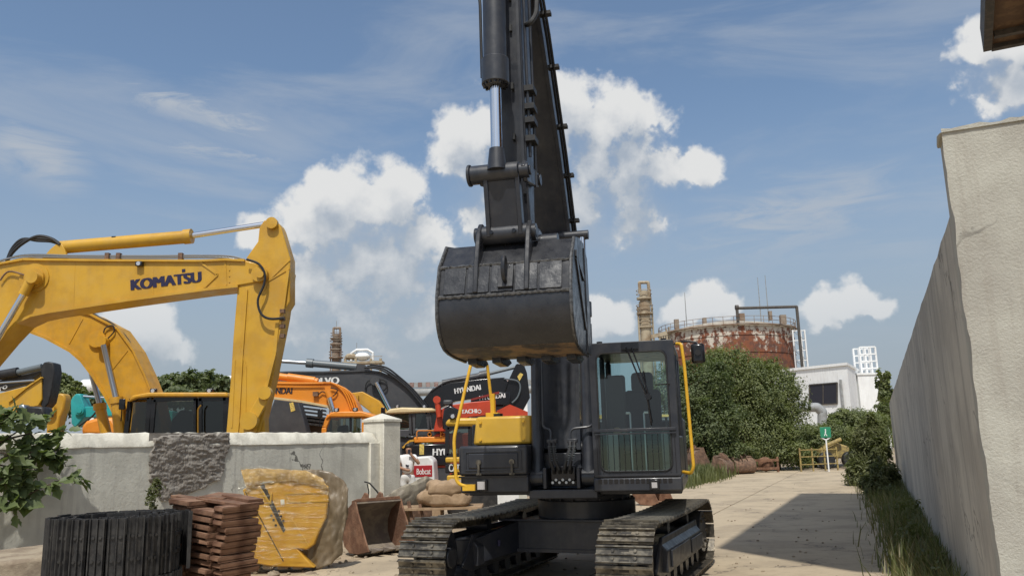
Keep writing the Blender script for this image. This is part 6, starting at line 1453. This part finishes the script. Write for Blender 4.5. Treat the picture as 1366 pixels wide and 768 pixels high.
# overhead pipe and ladder tower
OP = thing('overhead_pipe', 'dark angular pipe rising right of the tank and bending over its roof', 'pipe', (pt(1070, 560, 103).x, 103, 0))
q1, q2 = pt(983, 411, 103), pt(1063, 412, 103); MB().tube(arc([(q1.x, 103, q1.z - 2), (q1.x, 103, q1.z), (q2.x, 103, q1.z), (q2.x, 103, 0)]), .19, 12).build('pipe_run', 'fascia', OP)
MB().ring((q1.x, 103, q1.z + .1), (1, 0, 0), .32, .4, 12).build('flange', 'fascia', OP)
LT = thing('ladder_tower', 'pale steel ladder tower standing beside the rusty tank', 'tower', (pt(1068, 560, 106).x, 106, 0))
a, b = pt(1057, 440, 106), pt(1073, 440, 106)
for x in (a.x, b.x):
    for y in (106, 107.5): MB().box(x - .09, x + .09, y - .09, y + .09, 0, a.z).build('post', 'bwhite', LT)
for k in range(12):
    z = a.z - .1 - k * 1.3
    if z > 1: MB().box(a.x, b.x, 105.95, 106.05, z - .06, z + .06).build('rung', 'bwhite', LT); MB().beam((a.x, 106, z), (b.x, 106, z - 1.3), .06, .06).build('brace', 'pipe', LT)
for dz in (0, 1.0):
    q = pt(1050, 445, 106); MB().beam((q.x - .3, 106, q.z + dz - 1), (a.x, 106, q.z + dz - 1), .09, .09).build('gangway', 'pipe', LT)
# process towers
def process_tower(label, x, yt, yb, Y, wpx, mat, plats, top_loop):
    c_ = pt(x, yb, Y); zt_ = pt(x, yt, Y).z; r_ = wpx / 2 * Y / 1080
    t = thing('process_tower', label, 'tower', (c_.x, Y, 0))
    MB().tube([(c_.x, Y, 0), (c_.x, Y, zt_ * .93), (c_.x, Y, zt_ * .935), (c_.x, Y, zt_)], [r_, r_, r_ * .8, r_ * .8], 16).build('column', mat, t)
    for yp, k in plats:
        z = pt(x, yp, Y).z; MB().ring((c_.x, Y, z), (0, 0, 1), r_ * k, .25, 16).build('platform', mat, t)
        for dz in (.6, 1.1): MB().tube([(c_.x + r_ * k * math.cos(a_), Y + r_ * k * math.sin(a_), z + dz) for a_ in [2 * math.pi * j / 16 for j in range(17)]], .05, 5, False).build('railing', mat, t)
    if top_loop:
        MB().tube(arc([(c_.x - r_ * .7, Y, zt_ - .3), (c_.x - r_ * .7, Y, zt_ + 1.2), (c_.x + r_ * .9, Y, zt_ + 1.2), (c_.x + r_ * 1.1, Y, zt_ - 2)]), .22, 8).build('vent_pipe', mat, t)
    for sx in (-1.25, 1.25): MB().tube([(c_.x + r_ * sx, Y - .2, 0), (c_.x + r_ * sx, Y - .2, zt_ * .9)], .14, 6).build('riser_pipe', mat, t)
    return t, c_, r_, zt_
t_, c_, r_, z_ = process_tower('tan steel column tower with platforms left of the rusty tank', 862, 388, 447, 110, 15, 'towertan', ((398, 1.35), (418, 1.5), (436, 1.3)), True)
for k in range(5):
    q = pt(880 + k * 3, 448 - k * 3, 109); MB().beam((q.x, 109, 0), (q.x, 109, q.z), .2, .2).build('rack_post', 'towertan', t_)
MB().beam(pt(868, 449, 109), pt(905, 441, 109), .3, .5).build('rack_beam', 'towertan', t_)
t_, c_, r_, z_ = process_tower('rust brown process tower beyond the charcoal boom', 448, 446, 486, 150, 11, 'tower', ((452, 1.35), (459, 1.5), (466, 1.4), (477, 1.7)), True)
MB().tube([(c_.x, 150, z_), (c_.x, 150, pt(447, 428, 150).z)], .06, 5).build('lightning_rod', 'pipe', t_)
PR = thing('process_platform', 'tan platform with vessels and rails right of the brown tower', 'platform', (pt(487, 490, 150).x, 150, 0))
a, b = pt(458, 478, 150), pt(511, 480, 150)
MB().box(a.x, b.x, 149, 152, b.z - .6, b.z - .2).build('deck', 'towertan', PR); MB().beam((a.x, 149, b.z + .6), (b.x, 149, b.z + .6), .1, .1).build('railing', 'towertan', PR)
for x in (461, 475, 495, 508): q = pt(x, 480, 150); MB().box(q.x - .2, q.x + .2, 149.5, 150, 0, q.z + .3).build('post', 'towertan', PR)
q = pt(483, 475, 150); MB().tube([(q.x - 2, 150, q.z - .8), (q.x - 2, 150, q.z + .6), (q.x - 1, 150, q.z + 1.2), (q.x + 1, 150, q.z + 1.2), (q.x + 2, 150, q.z + .6), (q.x + 2, 150, q.z - .8)], .25, 8).build('pipe_loop', 'bwhite', PR)
MB().blob((q.x, 150.5, q.z), 1.5, 1.2, .8).build('vessel', 'bwhite', PR); MB().blob((pt(468, 478, 150).x, 150.5, q.z), 1.2, 1, .7).build('vessel', 'towertan', PR)
for x, y in ((476, 457), (491, 470)): q = pt(x, y, 150); MB().tube([(q.x, 150, b.z), (q.x, 150, q.z)], .06, 5).build('lightning_rod', 'pipe', PR)
# pipe rack between the booms
PK = thing('pipe_rack', 'grey pipe rack with red and white cladding behind the HYUNDAI boom', 'pipe rack', (pt(575, 560, 85).x, 85, 0))
a, b = pt(515, 524, 85), pt(720, 524, 85)
MB().tube([(a.x, 85, a.z), (b.x, 85, a.z)], .42, 14).build('pipe', 'pipe', PK)
for k in range(38):
    x = a.x + (b.x - a.x) * k / 38; MB().box(x, x + (b.x - a.x) / 38 - .02, 84.7, 85.1, a.z + .5, a.z + 1.0).build('cladding_panel', 'pipe' if k % 2 else 'clad', PK)
for x in (548, 600, 655, 700): q = pt(x, 530, 85); MB().box(q.x - .25, q.x + .25, 84.8, 85.2, 0, a.z + .4).build('post', 'bwhite', PK)
# white spherical-ended vessels behind the wall
VS = thing('gas_vessel', 'white capsule gas vessel behind the yellow booms', 'vessel', (pt(125, 560, 75).x, 75, 0))
q = pt(128, 515, 75); m_ = MB(); m_.tube([(q.x - 1.6, 75, q.z), (q.x - 1.45, 75, q.z), (q.x - 1.1, 75, q.z), (q.x + 14.2, 75, q.z), (q.x + 14.6, 75, q.z), (q.x + 14.9, 75, q.z)], [.25, .5, .66, .66, .5, .2], 18); m_.build('shell', 'bwhite', VS, smooth=60)
for dx in (0., 6., 13): MB().box(q.x + dx - .2, q.x + dx + .2, 74.6, 75.4, 0, q.z - .5).build('saddle', 'bwhite', VS)
# white building
WB = thing('building', 'white flat roofed building with one dark window beyond the trees', 'building', (pt(1100, 580, 80).x, 80, 0))
zr = pt(1125, 487, 78).z; A = pt(1030, 500, 85); Bq = pt(1131, 500, 78); Cq = pt(1146, 500, 87); A.z = Bq.z = Cq.z = 0; Dq = A + (Cq - Bq)
MB().prism([A, Bq, Cq, Dq], (0, 0, zr)).build('wall', 'bwhite', WB)
ab = (Bq - A).normalized(); nb_ = Vector((ab.y, -ab.x, 0))
m_ = MB(); m_.prism([A + nb_ * .15 - ab * .1, Bq + nb_ * .15 + ab * .15, Cq + ab * .15, Dq - ab * .1], (0, 0, .25))
for i, p in enumerate(m_.v): m_.v[i] = (p[0], p[1], p[2] + zr + .002)
m_.build('parapet', 'bwhite', WB)
def on_face(x, y, off=0.):
    d = ray(x, y); o_ = Vector((0, 0, CAM_H)); t = (A + nb_ * off - o_).dot(nb_) / d.dot(nb_); return o_ + d * t
c4 = [on_face(x, y, .02) for x, y in ((1080, 540), (1117, 538), (1117, 510), (1080, 513))]
wn = MB().prism(c4, nb_ * .03).build('window', 'ink', WB)
for (p, q) in ((0, 1), (1, 2), (2, 3), (3, 0)): MB().beam(c4[p] + nb_ * .04, c4[q] + nb_ * .04, .12, .1).build('window_frame', 'fascia', wn)
MB().beam((c4[0] + c4[1]) / 2 + nb_ * .04, (c4[2] + c4[3]) / 2 + nb_ * .04, .08, .08).build('window_bar', 'fascia', wn)
q = on_face(1121, 506, .15); MB().cyl((q.x, q.y, 0), (q.x, q.y, q.z), .12, 8).build('downpipe', 'pipe', WB)
WB2 = thing('building_annex', 'lower white annex under the white lattice tower', 'building', (pt(1160, 580, 84).x, 84, 0))
a = pt(1144, 500, 84); b = pt(1179, 498, 84); MB().box(a.x, b.x, 84, 92, 0, a.z).build('wall', 'bwhite', WB2); MB().box(a.x - .1, b.x + .1, 83.9, 92, a.z + .002, a.z + .2).build('parapet', 'bwhite', WB2)
WT = thing('lattice_tower', 'white steel lattice tower on the annex roof', 'tower', (pt(1157, 498, 86).x, 86, a.z + .2))
a2, b2_ = pt(1146, 463, 86), pt(1167, 463, 86)
for x in np.linspace(a2.x, b2_.x, 4):
    for y in (86, 87.6): MB().box(x - .09, x + .09, y - .09, y + .09, a.z + .1, a2.z).build('post', 'bwhite', WT)
for k in range(4):
    z = a2.z - k * .75; MB().box(a2.x, b2_.x, 85.88, 85.98, z - .07, z + .07).build('rail', 'bwhite', WT); MB().box(a2.x, b2_.x, 87.6, 87.7, z - .07, z + .07).build('rail', 'bwhite', WT)
EP = thing('elbow_pipe', 'grey elbow pipe emerging from trees before the white building', 'pipe', (pt(1080, 580, 70).x, 70, 0))
MB().tube(arc([pt(1066, 543, 70), pt(1090, 543, 70), pt(1097, 549, 70), pt(1097, 600, 70)]), .4, 12).tube([pt(1072, 541, 70), pt(1072, 534, 70)], .2, 8).build('pipe_run', 'pipe', EP)

# ---- yellow fence, sign and machine at the end of the road
FN = thing('pipe_fence', 'low weathered yellow rail fence across the end of the road', 'fence', tuple(gnd(1090, 628)))
f0 = gnd(1069, 629); f1 = gnd(1118, 627); 
for t in (0, .33, .66, 1.0):
    q = f0.lerp(f1, t); MB().box(q.x - .035, q.x + .035, q.y - .035, q.y + .035, -.05, 1.15).build('post', 'fencey', FN)
for z in (.35, .72, 1.05): MB().beam(f0 + Vector((0, -.045, z)), f1 + Vector((0, -.045, z)), .03, .045).build('rail', 'fencey', FN)
SG = thing('road_sign', 'small green square sign on a white forked pole', 'sign', tuple(gnd(1106, 629)))
q = gnd(1106, 629); s0 = pt(1103, 578, q.y); 
MB().tube([(q.x, q.y, -.05), (q.x, q.y, 1.55)], .035, 8).tube(arc([(q.x - .22, q.y, 2.0), (q.x - .22, q.y, 1.62), (q.x, q.y, 1.5), (q.x + .22, q.y, 1.62), (q.x + .22, q.y, 2.0)]), .03, 8).build('pole', 'bwhite', SG)
sp_ = MB().box(q.x - .26, q.x + .26, q.y - .05, q.y - .02, 1.62, 2.12).build('panel', 'signgreen', SG, bevel=.02)
m_ = MB(); m_.blob((q.x, q.y - .055, 1.99), .035, .006, .035, 10, 6); m_.beam((q.x, q.y - .055, 1.94), (q.x - .02, q.y - .055, 1.82), .05, .008, side=(0, 1, 0)); m_.beam((q.x - .02, q.y - .055, 1.82), (q.x + .05, q.y - .055, 1.70), .03, .008, side=(0, 1, 0)); m_.beam((q.x - .02, q.y - .055, 1.82), (q.x - .08, q.y - .055, 1.71), .03, .008, side=(0, 1, 0))
m_.build('symbol', 'bwhite', sp_)
YM = thing('loader', 'yellow machine half hidden in bushes behind the fence', 'loader', tuple(gnd(1120, 624)))
q = gnd(1122, 624); 
MB().prism([(q.x - .7, q.y + .6, .5), (q.x + .8, q.y + .6, .5), (q.x + .8, q.y + .6, 1.1), (q.x + .1, q.y + .6, 1.35), (q.x - .5, q.y + .6, 1.0)], (0, 1.6, 0)).build('body', 'fencey', YM, bevel=.08)
MB().tube([(q.x - 1.0, q.y + .4, .4), (q.x - .5, q.y + .4, 1.2), (q.x + .3, q.y + .4, 1.5)], .11, 10).build('lift_arm', 'fencey', YM)
for dx in (-.8, .5): MB().ring((q.x + dx, q.y - .1, .42), (0, 1, 0), .45, .35, 20).build('wheel', 'black', YM, bevel=.06)
CRT = thing('crate', 'small orange brown crate on the verge left of the fence', 'crate', tuple(gnd(1022, 630)))
q = gnd(1022, 630)
for dx in (-.7, .6): MB().box(q.x + dx - .05, q.x + dx + .05, q.y - .05, q.y + .05, -.05, .75).build('post', 'rust', CRT)
for z in (.2, .6): MB().box(q.x - .75, q.x + .65, q.y - .08, q.y - .051, z - .06, z + .06).build('board', 'rust', CRT)
MB().blob((q.x + .1, q.y + .3, .4), .4, .3, .35, 12, 8, .08).build('rusty_drum', 'rust', CRT)
# ---- loose stones on the dirt
random.seed(19); m_ = MB()
for k in range(520):
    p = gnd(random.uniform(330, 560), random.uniform(706, 790)); s_ = random.uniform(.012, .045) * (2. if random.random() < .06 else 1)
    a, b, c = [random.uniform(.6, 1.3) * s_ for _ in range(3)]; m_.blob((p.x + random.gauss(0, .2), p.y + random.gauss(0, .3), ground_z(p.x, p.y) + c * .3), a, b, c * .7, 6, 4, .25)
for k in range(260):
    p = gnd(random.uniform(540, 1120), random.uniform(645, 790)); s_ = random.uniform(.008, .028); m_.blob((p.x, p.y, .012), s_, s_ * random.uniform(.6, 1.2), s_ * .5, 6, 4, .25)
tag(m_.build('gravel', 'stone'), 'loose stones scattered on the dry dirt', 'gravel', kind='stuff')
